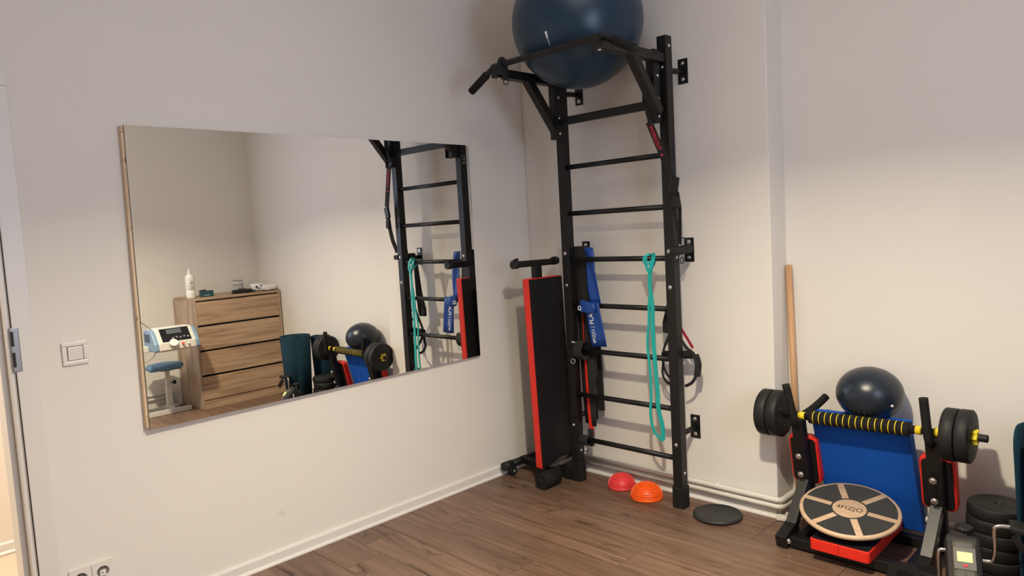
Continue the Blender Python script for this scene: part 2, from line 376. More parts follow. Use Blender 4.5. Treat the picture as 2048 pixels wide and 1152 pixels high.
# ------------------------------------------------------------------ mirror
MY0, MY1, MZ0, MZ1 = -2.0755, -.4435, .6775, 1.768
mr = thing('wall_mirror', 'large frameless wall mirror on wooden battens left of the corner', 'mirror', (.03,-1.265,MZ0))
def sh(y,z): return y-.011*(MZ1-z)/(MZ1-MZ0) if y < -1.9 else y      # left edge hangs a touch out of plumb
def mx(y): return .024-.0067*(y+1.2)     # tiny yaw, as its reflection shows
g = MB(); v = []
for (y,z) in ((MY0,MZ0),(MY1,MZ0),(MY1,MZ1),(MY0,MZ1)):
    for dx in (0,-.004): v.append(g.b.verts.new((mx(y)+.001*(1.2-z)+dx,sh(y,z),z)))
for q in ((0,2,4,6),(1,7,5,3),(0,1,3,2),(2,3,5,4),(4,5,7,6),(6,7,1,0)): g.b.faces.new([v[i] for i in q])
g.build('mirror_glass', MIR, mr)
ge = MB(); ge.span((mx(MY0)-.0045,MY0-.0006,MZ0),(mx(MY0)-.0005,MY0+.0004,MZ1))
for v_ in ge.b.verts: v_.co.y = sh(v_.co.y, v_.co.z)
ge.build('glass_edge', mat('glass_edge_dark', (.05,.06,.05), .3), mr)
def batten(y0,y1,z0,z1):
    g = MB(); v = []
    for y in (y0,y1):
        for x,z in ((.0005,z0),(mx(y)-.0055,z0),(mx(y)-.0055,z1),(.0005,z1)): v.append(g.b.verts.new((x,sh(y,z),z)))
    for q in ((0,1,2,3),(7,6,5,4),(0,4,5,1),(1,5,6,2),(2,6,7,3),(3,7,4,0)): g.b.faces.new([v[i] for i in q])
    return g.build('wooden_batten', PINE, mr, bevel=.001)
batten(MY0-.0095,MY0+.035,MZ0+.05,MZ1-.026); batten(MY0-.0105,MY1-.01,MZ1-.025,MZ1-.004); batten(MY0-.0095,MY1-.01,MZ0+.006,MZ0+.049); batten(MY1-.055,MY1-.012,MZ0+.05,MZ1-.026)
tp = MB().span((mx(MY1)-.004,MY1-.001,1.39),(mx(MY1)+.0006,MY1+.0016,MZ1-.006)); tp.build('edge_bevel', STEEL, mr)

# ------------------------------------------------------------------ switch and socket
sw = thing('light_switch', 'square cream light switch beside the door frame', 'switch', (0,-2.2913,.990))
def ring(m, x0, x1, yc, zc, ho, hi, hoz=None):
    hoz = hoz or ho
    m.span((x0,yc-ho,zc+hi),(x1,yc+ho,zc+hoz)); m.span((x0,yc-ho,zc-hoz),(x1,yc+ho,zc-hi)); m.span((x0,yc-ho,zc-hi),(x1,yc-hi,zc+hi)); m.span((x0,yc+hi,zc-hi),(x1,yc+ho,zc+hi)); return m
ring(MB(), 0,.009,-2.2913,.9903,.0395,.0245).build('switch_frame', PLASTIC, sw, bevel=.003)
MB().box((.0075,-2.2913,.9903),(.007,.0455,.0455),rot=Euler((0,.06,0)).to_matrix(),bev=.002).build('rocker', PLASTIC, sw)
so = thing('double_socket', 'cream double wall socket low on the left wall, at bottom left', 'socket', (0,-2.312,.214))
for yc in (-2.3465,-2.2775):
    sq = .0345; zc = .2143; g = MB(); n = 48; L0=[];L1=[];L2=[];L3=[]
    for i in range(n):
        a = 2*PI*(i+.5)/n; c_, s_ = math.cos(a), math.sin(a); k = 1/max(abs(c_),abs(s_))
        L0.append(g.b.verts.new((.0005,yc+sq*k*c_,zc+.038*k*s_))); L1.append(g.b.verts.new((.0085,yc+(sq-.001)*k*c_,zc+.0370*k*s_)))
        L2.append(g.b.verts.new((.0085,yc+.0205*c_,zc-.001+.0205*s_))); L3.append(g.b.verts.new((.0022,yc+.0190*c_,zc-.001+.0190*s_)))
    for A,B in ((L0,L1),(L1,L2),(L2,L3)):
        for i in range(n): g.b.faces.new((A[i],A[(i+1)%n],B[(i+1)%n],B[i]))
    g.b.faces.new(L3); fr0 = g.build('socket_frame', PLASTIC, so)
    MB().cyl((.0022,yc,zc-.001),(.0026,yc,zc-.001),.0185,seg=32).build('socket_well', mat('socket_well_shade',(.16,.15,.14),.5), fr0)  # grey disc paints the shading inside the recessed well
    MB().box((.0046,yc,zc-.006),(.006,.020,.022),bev=.003).build('socket_bridge', PLASTIC, fr0)
    for dy,dz in ((-.011,.007),(-.002,.0125),(.008,.0125)): MB().cyl((.0025,yc+dy,zc+dz),(.0032,yc+dy,zc+dz),.0028,seg=10).build('pin_hole', SOCKHOLE, fr0)
    MB().cyl((.0073,yc-.002,zc-.004),(.0080,yc-.002,zc-.004),.0025,seg=10).build('pin_hole', SOCKHOLE, fr0)
# ------------------------------------------------------------------ wall-bar ladder
PX = ((.379,.425),(.988,1.036)); PY0, PY1, PZ = -.169,-.121,2.136
lad = thing('pull_up_ladder', 'black steel wall-mounted ladder with a pull-up bar on top', 'gym ladder', (.707,-.145,0))
R = .232; Z0 = .2289
for s,(xa,xb) in enumerate(PX):
    p = MB().span((xa,PY0,.09),(xb,PY1,PZ)).build('post', METALB, lad, bevel=.003)
    f = MB().span((xa-.004,PY0-.004,0),(xb+.004,PY1+.004,.102))
    for i in range(5):
        f.span((xa+.003+i*.0095,PY0-.0055,.012),(xa+.006+i*.0095,PY0-.0035,.088)); f.span((xb+.0035,PY0+.004+i*.009,.012),(xb+.0055,PY0+.007+i*.009,.088))
    f.build('foot_cap', RUBBERB, p, bevel=.002)
    xc = (xa+xb)/2
    bolts(p, [(xc,PY0,z) for z in (2.0,1.189,1.027,.30)], (0,-1,0))
    bolts(p, [(xb,-.146,z) for z in (2.09,1.16,.165)], (1,0,0), r=.006)
    for zc in (2.0,1.187,.349):
        br = MB().span((xc+.004-.025,-.004,zc-.056),(xc+.004+.025,-.0005,zc+.056),bev=.0015).build('wall_bracket', METALB, lad)
        MB().cyl((xc,PY1-.01,zc-.01),(xc+.004,-.003,zc-.004),.0125,seg=20).build('bracket_arm', METALB, br)
        bolts(br, [(xc+.004,-.004,zc+dz) for dz in (.036,-.036)], (0,-1,0), r=.008)
for k in range(7):
    MB().cyl((PX[0][1]-.006,-.145,Z0+R*k),(PX[1][0]+.006,-.145,Z0+R*k),.0125,seg=24).build('rung', METALB, lad)
# pull-up unit
for s,(xc) in enumerate((.412,.985)):
    xb_ = .405 if s == 0 else 1.006
    pu = MB().span((xc-.022,-.222,1.758),(xc+.022,-.172 if s==0 else -.178,2.075)).build('bar_upright', METALB, lad, bevel=.002)
    cl = MB(); cx = xc+.0235
    cl.span((cx-.002,-.232,1.755),(cx+.0025,-.176,1.80)); cl.span((cx-.002,-.232,1.80),(cx+.0025,-.183,2.07))
    cl.build('clamp_plate', METALB, pu, bevel=.001)
    bolts(pu, [(cx+.0025,-.205,z) for z in (1.785,1.86,1.96,2.045)], (1,0,0), r=.006)
    bx = .412 if s == 0 else 1.008
    yE = -.612 if s == 0 else -.640
    bm = MB().span((bx-.021,yE,2.018),(bx+.021,-.17,2.058)).build('bar_arm', METALB, lad, bevel=.002)
    bolts(bm, [(bx,yE+.045,2.078)], (0,0,1), r=.009); bolts(bm, [(bx,yE+.03,2.018)], (0,0,-1), r=.008)
    MB().beam((bx,-.395,2.03),(bx-.0,-.205,1.80),.040,.040,up=(1,0,0)).build('brace', METALB, lad, bevel=.002)
MB().span((.425,-.2,1.824),(.975,-.178,1.862)).build('cross_tube', METALB, lad, bevel=.002)
yb, zb = -.606, 2.068
P = [(.240,yb+.006,1.986),(.372,yb+.002,2.050),(.400,yb,2.062),(.43,yb,zb),(.72,yb,zb),(.985,yb,zb),(1.02,yb,2.066),(1.055,yb+.002,2.051),(1.170,yb+.006,1.988)]
MB().tube(smoothpath(P,5), .0135, 16).build('pull_up_bar', METALB, lad)
MB().cyl(P[0],(Vector(P[0])+(Vector(P[1])-Vector(P[0]))*.86),.018,seg=20).build('grip', FOAMB, lad)
MB().cyl(P[-1],(Vector(P[-1])+(Vector(P[-2])-Vector(P[-1]))*.86),.018,seg=20).build('grip', FOAMB, lad)
text('lettering', 'ETL', .034, frame((PX[0][0]-.0004,-.146,1.745),(0,0,1),(0,1,0)), mat('faint_print',(.35,.35,.35),.5), lad, .0003)

# big ball on the pull-up arms
tb = thing('exercise_ball', 'large dark blue exercise ball resting on the pull-up bar arms', 'ball', (.71,-.40,1.93))
Rb = .297
bl = MB().sphere((.677,-.327,2.245), Rb, 72, 36, (1,1,.985)); bo = bl.build('ball_skin', BLUEB, tb)
vq = Vector((.7282,-.6054,2.152)); vn = (vq-Vector((.677,-.327,2.245))).normalized(); vd = (Vector((.7263,-.5825,2.0988))-vq).normalized()
MB().cyl(vq+vn*.003, vq+vn*.003+vd*.030, .0048, .0042, seg=14).build('valve_plug', WHITEP, bo)
MB().cyl(vq+vn*.002+vd*.030, vq-vn*.001+vd*.060, .0014, seg=8).build('valve_pin', WHITEP, bo)
for k in (-4,-3,3,4):
    a = k*.10; z = Rb*.985*math.sin(a*1.6); r = Rb*math.cos(a*1.6)
    MB().tube([(.677+r*math.cos(t*2*PI/64), -.327+r*math.sin(t*2*PI/64), 2.245+z) for t in range(64)], .0014, 6, True).build('moulded_rib', BLUEB, tb)

# carabiner strap at left of the pull-up bar
ks = thing('strap_loop', 'black strap loop with ring on the left end of the pull-up bar', 'strap', (.46,yb,2.06))
MB().ribbon([(.462,yb-.017,2.02)]+[(.462,yb+.018*math.cos(t),zb+.018*math.sin(t)) for t in [PI+.2-i*.5 for i in range(7)]]+[(.462,yb+.014,2.0)], .03, .003, ref=[(1,0,0)]*9 and (1,0,0)).build('webbing', WEB, ks)
MB().tube([(.475+.016*math.cos(t*PI/10),yb+.002,1.992+.016*math.sin(t*PI/10)) for t in range(20)], .0022, 8, True).build('ring', METALB, ks)

# ------------------------------------------------------------------ suspension strap with WORKOUT print
su = thing('suspension_strap', 'black suspension strap with red WORKOUT lettering on the right post', 'strap', (1.03,-.2,1.78))
A = Vector((.975,-.232,1.765)); B = Vector((1.063,-.205,1.515))
MB().ribbon([A, A.lerp(B,.5), B], .036, .003, ref=(0.15,1,0)).build('webbing', WEB, su)
dr_ = (B-A).normalized()
text('lettering', 'WORKOUT', .026, frame(A.lerp(B,.30)+Vector((-.0006,-.0030,0)), dr_, Vector((1,0,.35))), REDP, su, .0003, sx=.86, bold=.0004)
MB().cyl(A.lerp(B,.60)+Vector((-.001,-.0022,0)), A.lerp(B,.60)+Vector((-.001,-.0032,0)), .006, seg=16).build('round_mark', REDP, su)
MB().ribbon([A+Vector((0,.02,0)),(.972,-.245,1.85),(.972,-.240,1.96)],.034,.003,ref=(0,1,0)).build('webbing', WEB, su)
MB().box((1.070,-.200,1.478),(.042,.016,.075),rot=Euler((0,.18,0)).to_matrix(),bev=.005).build('cam_buckle', METALB, su)
MB().box((1.073,-.196,1.405),(.036,.02,.055),rot=Euler((0,-.08,0)).to_matrix(),bev=.006).build('adjuster', RUBBERB, su)
MB().ribbon([(1.078,-.19,1.45),(1.082,-.18,1.38),(1.074,-.17,1.30),(1.058,-.150,1.22)],.026,.003,ref=(.5,1,0)).build('webbing', WEB, su)
MB().ribbon([(1.062,-.20,1.44),(1.060,-.19,1.36),(1.064,-.17,1.28)],.02,.003,ref=(.3,1,0)).build('webbing', WEB, su)
MB().box((1.043,-.135,1.19),(.05,.09,.03),bev=.008).build('door_anchor', WEB, su)
MB().box((1.035,-.062,1.192),(.046,.055,.038),bev=.01).build('anchor_pad', WEB, su)
MB().tube([(1.040+.024*math.cos(t*PI/12),-.10,1.222+.024*math.sin(t*PI/12)) for t in range(24)], .0025, 8, True).build('ring', METALB, su)
MB().tube([(1.046,-.118+.014*math.cos(t*PI/12),1.145+.014*math.sin(t*PI/12)) for t in range(24)], .0022, 8, True).build('ring', METALB, su)

hd = thing('hanging_grip', 'black foam strap handle hanging behind the right post', 'handle', (1.02,-.09,.7))
MB().cyl((0.915,-.095,.700),(1.068,-.095,.712),.0185,seg=24).build('foam_grip', FOAMB, hd)
MB().ribbon(smoothpath([(0.990,-.10,.87),(0.945,-.1,.78),(0.918,-.098,.72),(0.910,-.096,.65),(0.905,-.095,.61),(0.925,-.1,.575),(0.965,-.1,.558)],6),.016,.003,ref=(.6,1,.1)).build('webbing', WEB, hd)
MB().ribbon(smoothpath([(0.915,-.1,.70),(0.920,-.11,.66),(0.945,-.12,.615),(0.980,-.12,.585)],6),.016,.003,ref=(.5,1,.1)).build('webbing', WEB, hd)
MB().ribbon(smoothpath([(1.000,-.1,.80),(1.040,-.1,.745),(1.075,-.1,.72),(1.092,-.098,.685),(1.088,-.096,.63),(1.065,-.098,.585),(1.028,-.1,.562)],6),.014,.003,ref=(-.5,1,.1)).build('webbing', WEB, hd)
MB().ribbon(smoothpath([(1.086,-.1,.715),(1.098,-.098,.67),(1.088,-.096,.615)],6),.030,.006,ref=(-.3,1,.1)).build('sleeve', WEB, hd)
MB().ribbon([(1.010,-.105,.845),(1.045,-.105,.795),(1.078,-.105,.745)],.012,.0035,ref=(0,1,0)).build('cord', DKRED, hd)

pr = [(.965,1.18),(.990,1.18),(.985,.95),(.975,.84),(.965,.80),(.905,.80),(.905,.85),(.935,.95)]
bgo = MB().prism(pr, Matrix(((1,0,0,0),(0,0,1,-.085),(0,1,0,0),(0,0,0,1))), .022).build('cloth_bag', WEB, None, bevel=.008)
tag(bgo, 'long black cloth pouch hanging behind the right ladder post', 'bag')

# ------------------------------------------------------------------ teal loop band on the fourth rung
te = thing('loop_band', 'long teal rubber loop band hanging from the ladder rung', 'resistance band', (.90,-.165,1.16))
ry, rz = -.145, Z0+4*R
a1 = smoothpath([(.907,-.150,1.150),(.890,-.168,1.130),(.877,-.170,1.150),(.880,-.163,1.168),(.893,-.148,1.175),(.903,-.125,1.160),(.905,-.128,1.135),(.907,-.160,1.105),(.906,-.168,1.06),(.903,-.168,1.00),(.893,-.168,.94),(.890,-.168,.87),(.876,-.167,.755),(.884,-.167,.65),(.886,-.167,.52),(.877,-.167,.43),(.890,-.165,.35),(.925,-.163,.312)],7)
a2 = smoothpath([(.925,-.163,.312),(.938,-.163,.318),(.938,-.164,.38),(.922,-.167,.46),(.922,-.167,.53),(.914,-.168,.68),(.910,-.168,.80),(.913,-.169,.94),(.906,-.170,1.01),(.908,-.172,1.08),(.918,-.172,1.125),(.924,-.166,1.150),(.918,-.150,1.174),(.908,-.128,1.165)],7)
MB().ribbon(a1,.012,.0045,ref=(0,1,0)).build('rubber_strand', TEAL, te); MB().ribbon(a2,.020,.0045,ref=(0,1,0)).build('rubber_strand', TEAL, te)
MB().ribbon(smoothpath([(.886,-.165,1.168),(.893,-.176,1.125),(.905,-.178,1.10),(.921,-.176,1.118),(.925,-.166,1.15)],6),.011,.004,ref=(0,1,0)).build('knot', TEAL, te)

# ------------------------------------------------------------------ blue flat band
bb = thing('flat_exercise_band', 'blue flat latex band with white print knotted on the ladder', 'resistance band', (.53,-.15,1.2))
def sheet(cols, y_of, thick, name, m, parent):      # cols = rows of (z, x0, x1)
    g = MB(); n = 8; rows = []
    for (z,x0,x1) in cols:
        rows.append([(x0+(x1-x0)*i/n, y_of(i/n,z), z) for i in range(n+1)])
    F = [[g.b.verts.new(p) for p in r] for r in rows]; Bk = [[g.b.verts.new((p[0],p[1]+thick,p[2])) for p in r] for r in rows]
    R_ = len(rows)
    for i in range(R_-1):
        for j in range(n):
            for Q in (F,Bk): f = g.b.faces.new((Q[i][j],Q[i][j+1],Q[i+1][j+1],Q[i+1][j])); f.smooth = True
    for i in range(R_-1):
        for j in (0,n): g.b.faces.new((F[i][j],Bk[i][j],Bk[i+1][j],F[i+1][j]))
    for j in range(n):
        for i in (0,R_-1): g.b.faces.new((F[i][j],F[i][j+1],Bk[i][j+1],Bk[i][j]))
    return g.build(name, m, parent)
sheet([(1.215,.485,.540),(1.19,.492,.548),(1.165,.495,.551),(1.10,.500,.556),(1.02,.506,.566),(.96,.510,.572),(.93,.508,.575)], lambda u,z: -.126-.006*math.sin(u*5+z*20), .004, 'latex_sheet', BLUEL, bb)
lo = sheet([(.945,.510,.600),(.90,.520,.606),(.84,.528,.617),(.78,.535,.628),(.725,.540,.636)], lambda u,z: -.166-.004*math.sin(u*6+z*9), .004, 'latex_sheet', BLUEL, bb)
kn = MB(); K = [(.462,-.172,.925),(.480,-.176,.978),(.525,-.184,.962),(.575,-.180,.950),(.602,-.172,.938),(.600,-.172,.888),(.560,-.184,.876),(.505,-.182,.888),(.466,-.174,.872)]
vs = [kn.b.verts.new(p) for p in K]; c = kn.b.verts.new((.535,-.196,.920)); c2 = kn.b.verts.new((.53,-.160,.92))
for i in range(len(vs)):
    kn.b.faces.new((vs[i],vs[(i+1)%len(vs)],c)); kn.b.faces.new((vs[(i+1)%len(vs)],vs[i],c2))
kno = kn.build('knot', BLUEL, bb, sub=1)
tdir = Vector((.022,0,-.205)).normalized(); tdir = -tdir
text('lettering', 'FLAT', .034, frame((.5545,-.1725,.872),tdir,(-1,0,0)), WHITEP, bb, .0003, bold=.0006)
text('lettering', '4FIZJO |', .026, frame((.566,-.1725,.782),tdir,(-1,0,0)), WHITEP, bb, .0003, sx=.95, bold=.0002)
text('lettering', 'D', .032, frame((.494,-.1860,.915),(0.05,0,1),(-1,.12,0)), WHITEP, bb, .0003, bold=.0012)

# charcoal + red belt hanging behind the left post and cuff
be = thing('training_belt', 'charcoal padded belt with red lining hanging behind the left post', 'belt', (.45,-.1,1.2))
sheet([(1.222,.395,.500),(1.15,.396,.506),(1.0,.400,.510),(.85,.405,.514),(.70,.408,.516),(.55,.412,.512),(.42,.416,.474),(.30,.424,.470)], lambda u,z: -.098-.01*math.sin(u*3), .006, 'outer_layer', FABG, be)
sheet([(.92,.4505,.4525),(.72,.450,.455),(.60,.450,.464),(.50,.452,.474),(.40,.454,.482),(.30,.458,.488),(.25,.461,.489),(.235,.463,.478)], lambda u,z: -.115, .003, 'red_lining', RED, be)
sheet([(.80,.466,.517),(.55,.470,.516),(.36,.478,.513),(.295,.484,.511)], lambda u,z: -.119, .003, 'outer_layer', FABG, be)
bs = MB().prism([(.500,.90),(.535,.90),(.548,.62),(.552,.36),(.512,.36),(.505,.62)], Matrix(((1,0,0,-.045),(0,0,1,-.045),(0,1,0,0),(0,0,0,1))), .012).build('cloth_strap', WEB, None, bevel=.003)
tag(bs, 'wide black cloth strap hanging against the wall behind the belt', 'strap')
cf = thing('ankle_cuff', 'black ankle cuff with metal ring wrapped round a ladder rung', 'cuff', (.46,-.16,.70))
MB().ribbon([(.468,-.155+.036*math.cos(t*PI/10),.695+.045*math.sin(t*PI/10)) for t in range(20)], .05, .006, ref=[(0,math.cos(t*PI/10),math.sin(t*PI/10)) for t in range(20)], closed=True).build('cuff_band', FABG, cf)
MB().tube([(.448+.013*math.cos(t*PI/10),-.203,.645+.013*math.sin(t*PI/10)) for t in range(20)], .0022, 8, True).build('ring', CHROME, cf)
MB().box((.452,-.198,.742),(.024,.006,.010),bev=.002).build('buckle', CHROME, cf)
cf2 = thing('small_cuff', 'small black cuff hanging on the lowest ladder rung', 'cuff', (.46,-.15,.22))
MB().ribbon([(.455,-.145+.022*math.cos(t*PI/10),.222+.024*math.sin(t*PI/10)) for t in range(20)], .055, .005, ref=[(0,math.cos(t*PI/10),math.sin(t*PI/10)) for t in range(20)], closed=True).build('cuff_band', WEB, cf2)
MB().tube([(.468+.013*math.cos(t*PI/10),-.16,.182+.015*math.sin(t*PI/10)) for t in range(20)], .002, 8, True).build('ring', METALB, cf2)
MB().box((.478,-.125,.235),(.025,.02,.09),bev=.004).build('tail', WEB, cf2)

# ------------------------------------------------------------------ folded bench in the corner
be2 = thing('folded_bench', 'folded black and red padded bench standing upright in the corner', 'bench', (.25,-.2,0))
ln = Vector((.0,0,1)); pz0, pz1 = .085, 1.072
pd = MB(); xa0, ya0, ya1 = .252, -.338, -.078
def q(x,y,z):      # slight lean
    t = (z-pz0)/(pz1-pz0); return (x+.006*(1-t), y+.022*(1-t), z)
poly = [(.0,.012),(.012,.0),(.026,.0)]
core = MB(); vs = []
for z in (pz0,pz1):
    for (x,y) in ((xa0,ya0),(xa0+.040,ya0),(xa0+.040,ya1),(xa0,ya1)): vs.append(core.b.verts.new(q(x,y,z)))
for fq in ((3,2,1,0),(4,5,6,7),(0,1,5,4),(1,2,6,5),(2,3,7,6),(3,0,4,7)): core.b.faces.new([vs[i] for i in fq])
pad = core.build('pad_edge', RED, be2, bevel=.004)
for dx, nm in ((.0405,'pad_face'),(-.0025,'pad_back')):
    c_ = MB(); vs = []
    for z in (pz0+.004,pz1-.004):
        for (x,y) in ((xa0+dx-.0005,ya0+.003),(xa0+dx+.003,ya0+.004),(xa0+dx+.003,ya1-.003),(xa0+dx-.0005,ya1-.003)): vs.append(c_.b.verts.new(q(x,y,z)))
    for fq in ((3,2,1,0),(4,5,6,7),(0,1,5,4),(1,2,6,5),(2,3,7,6),(3,0,4,7)): c_.b.faces.new([vs[i] for i in fq])
    c_.build(nm, VINYLB, be2, bevel=.002)
bolts(be2, [(.2485,-.22,z) for z in (.95,.55)], (-1,0,0), r=.007)
MB().cyl((.27,-.415,1.150),(.27,-.088,1.146),.0165,seg=24).build('top_crossbar', FOAMB, be2)
for y in (-.40,-.10): MB().cyl((.27,y-.018,1.150),(.27,y+.012,1.150),.0215,seg=24).build('bar_collar', RUBBERB, be2)
MB().box((.27,-.395,1.174),(.008,.03,.010),rot=Euler((.2,0,0)).to_matrix()).build('collar_tab', RUBBERB, be2)
MB().span((.252,-.268,1.05),(.288,-.225,1.14)).build('bar_stem', METALB, be2, bevel=.002)
MB().span((.205,-.25,.05),(.246,-.16,1.0)).build('spine_tube', METALB, be2, bevel=.003)
MB().cyl((.052,-.345,.058),(.052,-.06,.058),.020,seg=24).build('floor_tube', METALB, be2)
MB().cyl((.052,-.352,.058),(.052,-.29,.058),.0235,seg=24).build('end_cap', RUBBERB, be2)
wh = MB().cyl((.046,-.292,.0235),(.070,-.292,.0235),.0235,seg=28).build('wheel', RUBBERB, be2); MB().cyl((.044,-.292,.0235),(.072,-.292,.0235),.007,seg=12).build('axle', GREYPL, wh)
MB().beam((.05,-.20,.065),(.26,-.215,.05),.042,.036).build('link_tube', METALB, be2, bevel=.003)
MB().beam((.20,-.245,.048),(.345,-.255,.048),.036,.036).build('link_tube', METALB, be2, bevel=.003)
fr_ = MB().cyl((.338,-.372,.042),(.338,-.255,.042),.041,seg=32).build('foam_roller', FOAMB, be2); MB().cyl((.338,-.375,.042),(.338,-.370,.042),.014,seg=16).build('roller_plug', RUBBERB, fr_)
fr_ = MB().cyl((.338,-.175,.042),(.338,-.065,.042),.041,seg=32).build('foam_roller', FOAMB, be2); MB().cyl((.338,-.178,.042),(.338,-.173,.042),.014,seg=16).build('roller_plug', RUBBERB, fr_)
MB().box((.325,-.215,.105),(.045,.11,.004),rot=Euler((.25,-.3,0)).to_matrix()).build('metal_flap', mat('grey_tube',(.06,.06,.06),.4), be2)

# ------------------------------------------------------------------ balance domes, disc
def dome(name, label, c, r, m):
    t = thing(name, label, 'balance dome', (c[0],c[1],0), 'spiky half-ball balance domes on the floor')
    pf = [(r*1.0,0),(r*1.045,.004),(r*1.045,.010),(r*.99,.014)]
    hgt = r*.80; pr = []
    for i in range(1,19):
        a = i/19*PI/2
        pr.append((r*.975*math.cos(a), .012+hgt*math.sin(a)))
    MB().lathe([(0,0)]+pf+pr+[(0,.012+hgt)], (c[0],c[1],0), 56).build('dome_shell', m, t)
    sp = MB()
    for j in range(1,9):
        a = (j-.45)/9.0*PI/2; rr_ = r*.975*math.cos(a); z = .012+hgt*math.sin(a)
        n = max(6,int(2*PI*rr_/.0085))
        for i in range(n):
            th = 2*PI*i/n; ps = Vector((c[0]+rr_*math.cos(th), c[1]+rr_*math.sin(th), z)); nv = Vector((math.cos(a)*math.cos(th),math.cos(a)*math.sin(th),math.sin(a)))
            sp.cyl(ps-nv*.001, ps+nv*.0058, .0038, .0018, seg=5, smooth=False)
        for w_ in (0,):
            sp.tube([(c[0]+rr_*1.012*math.cos(t_*2*PI/40), c[1]+rr_*1.003*math.sin(t_*2*PI/40), z) for t_ in range(40)], .0022, 5, True)
    s_ = sp.build('spikes', m, t); s_['kind'] = 'stuff'
dome('balance_dome', 'coral red spiky balance dome, left of the pair on the floor', (.640,-.098), .0665, PINK)
dome('balance_dome', 'orange spiky balance dome, right of the pair on the floor', (.820,-.143), .0745, ORANGE)
dk = thing('balance_disc', 'flat charcoal rubber disc on the floor right of the ladder', 'disc', (1.197,-.145,0))
MB().lathe([(0,0),(.098,0),(.106,.004),(.108,.010),(.104,.016),(.097,.019),(.094,.0185),(.05,.0205),(0,.021)], (1.197,-.145,0), 64).build('disc_body', DISK, dk)
MB().lathe([(0,.023),(.004,.023),(.005,.0205)], (1.19,-.15,0), 16).build('valve', RUBBERB, dk)

# ------------------------------------------------------------------ wooden stick
stk = MB().cyl((1.466,.094,.002),(1.4265,.131,1.098),.0135,.0135,seg=24); stk.sphere((1.4265,.131,1.098),.0135,24,12,(1,1,.6))
tag(stk.build('wooden_stick', DOWEL), 'long pale wooden stick leaning in the recess corner behind the barbell', 'stick')

# ------------------------------------------------------------------ dip station on the floor
ds = thing('dip_station', 'black dip station with red-edged pads lying by the recess wall', 'gym equipment', (1.8,-.15,0))
base = [(-.262,.030),(-.19,.045),(-.035,.20)]
for s, x in enumerate((1.55,2.043)):
    dx = 0 if s == 0 else .0
    # lower slanted foot, diagonal and upper arm, drawn as separate bars
    MB().beam((x,-.285,.030),(x,-.165,.062),.046,.050,up=(0,0,1)).build('floor_foot', METALB, ds, bevel=.003)
    MB().beam((x,-.20,.045),(x,-.028,.222),.042,.040,up=(1,0,0)).build('arm_strut', METALG, ds, bevel=.002)
    ua = MB().beam((x,-.030,.195),(x,-.098,.492),.044,.046,up=(1,0,0)).build('upright_arm', METALB, ds, bevel=.003)
    MB().beam((x+.004,.045,.03),(x+.004,-.02,.25),.03,.03,up=(1,0,0)).build('rear_strut', METALB, ds, bevel=.002)
    n = Vector((0,-.975,-.223))
    bolts(ua, [(x,-.0795-.021,.3295),(x,-.0615-.021,.2475)], (0,-1,-.1), r=.010)
    # cushion behind the arm
    px = x-.010 if s == 0 else x-.004
    M = frame((px,-.010,.292),(1,0,0),(0,-.2,.98))
    cush = MB(); w_, h_ = (.060,.108)
    def rr2(w_,h_,c_):
        o_ = []
        for (sx,sy,a0) in ((1,1,0),(-1,1,PI/2),(-1,-1,PI),(1,-1,3*PI/2)):
            for i in range(5): a = a0+i/4*PI/2; o_.append((sx*(w_-c_)+c_*math.cos(a), sy*(h_-c_)+c_*math.sin(a)))
        return o_
    cush.prism(rr2(w_,h_,.022), M @ Matrix.Translation((0,0,-.032)), .040); cu = cush.build('arm_cushion', RED, ds, bevel=.005)
    MB().prism(rr2(w_-.008,h_-.008,.018), M @ Matrix.Translation((0,0,.007)), .004).build('backing_board', VINYLB, cu)
    # grip
    top = (1.5215,-.142,.636) if s == 0 else (2.0255,-.142,.643)
    gx = x+.003 if s == 0 else x
    gp = [(gx,-.098,.462),(gx-.002,-.122,.476),(gx-.006,-.136,.51),Vector(top)]
    MB().tube(smoothpath(gp,6), .0155, 18).build('hand_grip', FOAMB, ds)
MB().tube(smoothpath([(1.56,-.07,.497),(1.575,-.02,.512),(1.590,.025,.532),(1.603,.062,.553)],5), .0155, 18).build('hand_grip', FOAMB, ds)
MB().span((1.573,-.262,.010),(2.020,-.222,.050)).build('front_tube', METALB, ds, bevel=.003)
MB().span((1.56,.03,.001),(2.06,.068,.041)).build('rear_tube', METALB, ds, bevel=.003)
for x in (1.60,2.0): MB().span((x-.018,-.23,.012),(x+.018,.04,.046)).build('side_tube', METALB, ds, bevel=.003)
MB().box((2.050,-.262,.034),(.105,.075,.062),bev=.006).build('corner_joint', METALB, ds)
bolts(ds, [(1.574,-.272,.035),(2.06,-.300,.036),(2.085,-.300,.05)], (0.3,-1,0.2), r=.008)
# back pad on the floor
def rr3(w_,h_,c_):
    o_ = []
    for (sx,sy,a0) in ((1,1,0),(-1,1,PI/2),(-1,-1,PI),(1,-1,3*PI/2)):
        for i in range(5): a = a0+i/4*PI/2; o_.append((sx*(w_-c_)+c_*math.cos(a), sy*(h_-c_)+c_*math.sin(a)))
    return o_
bp = MB().prism(rr3(.108,.197,.014), Matrix.Translation((1.785,-.123,.050)), .044).build('back_cushion', RED, ds, bevel=.004)
MB().prism(rr3(.104,.193,.012), Matrix.Translation((1.785,-.123,.0935)), .0025).build('cushion_face', VINYLB, bp)
MB().prism(rr3(.085,.17,.01), Matrix.Translation((1.785,-.123,.042)), .0105).build('cushion_board', VINYLB, bp)
MB().box((1.785,-.3203,.073),(.0015,.001,.040)).build('seam', mat('seam_dark_red',(.22,.008,.006),.6), bp)

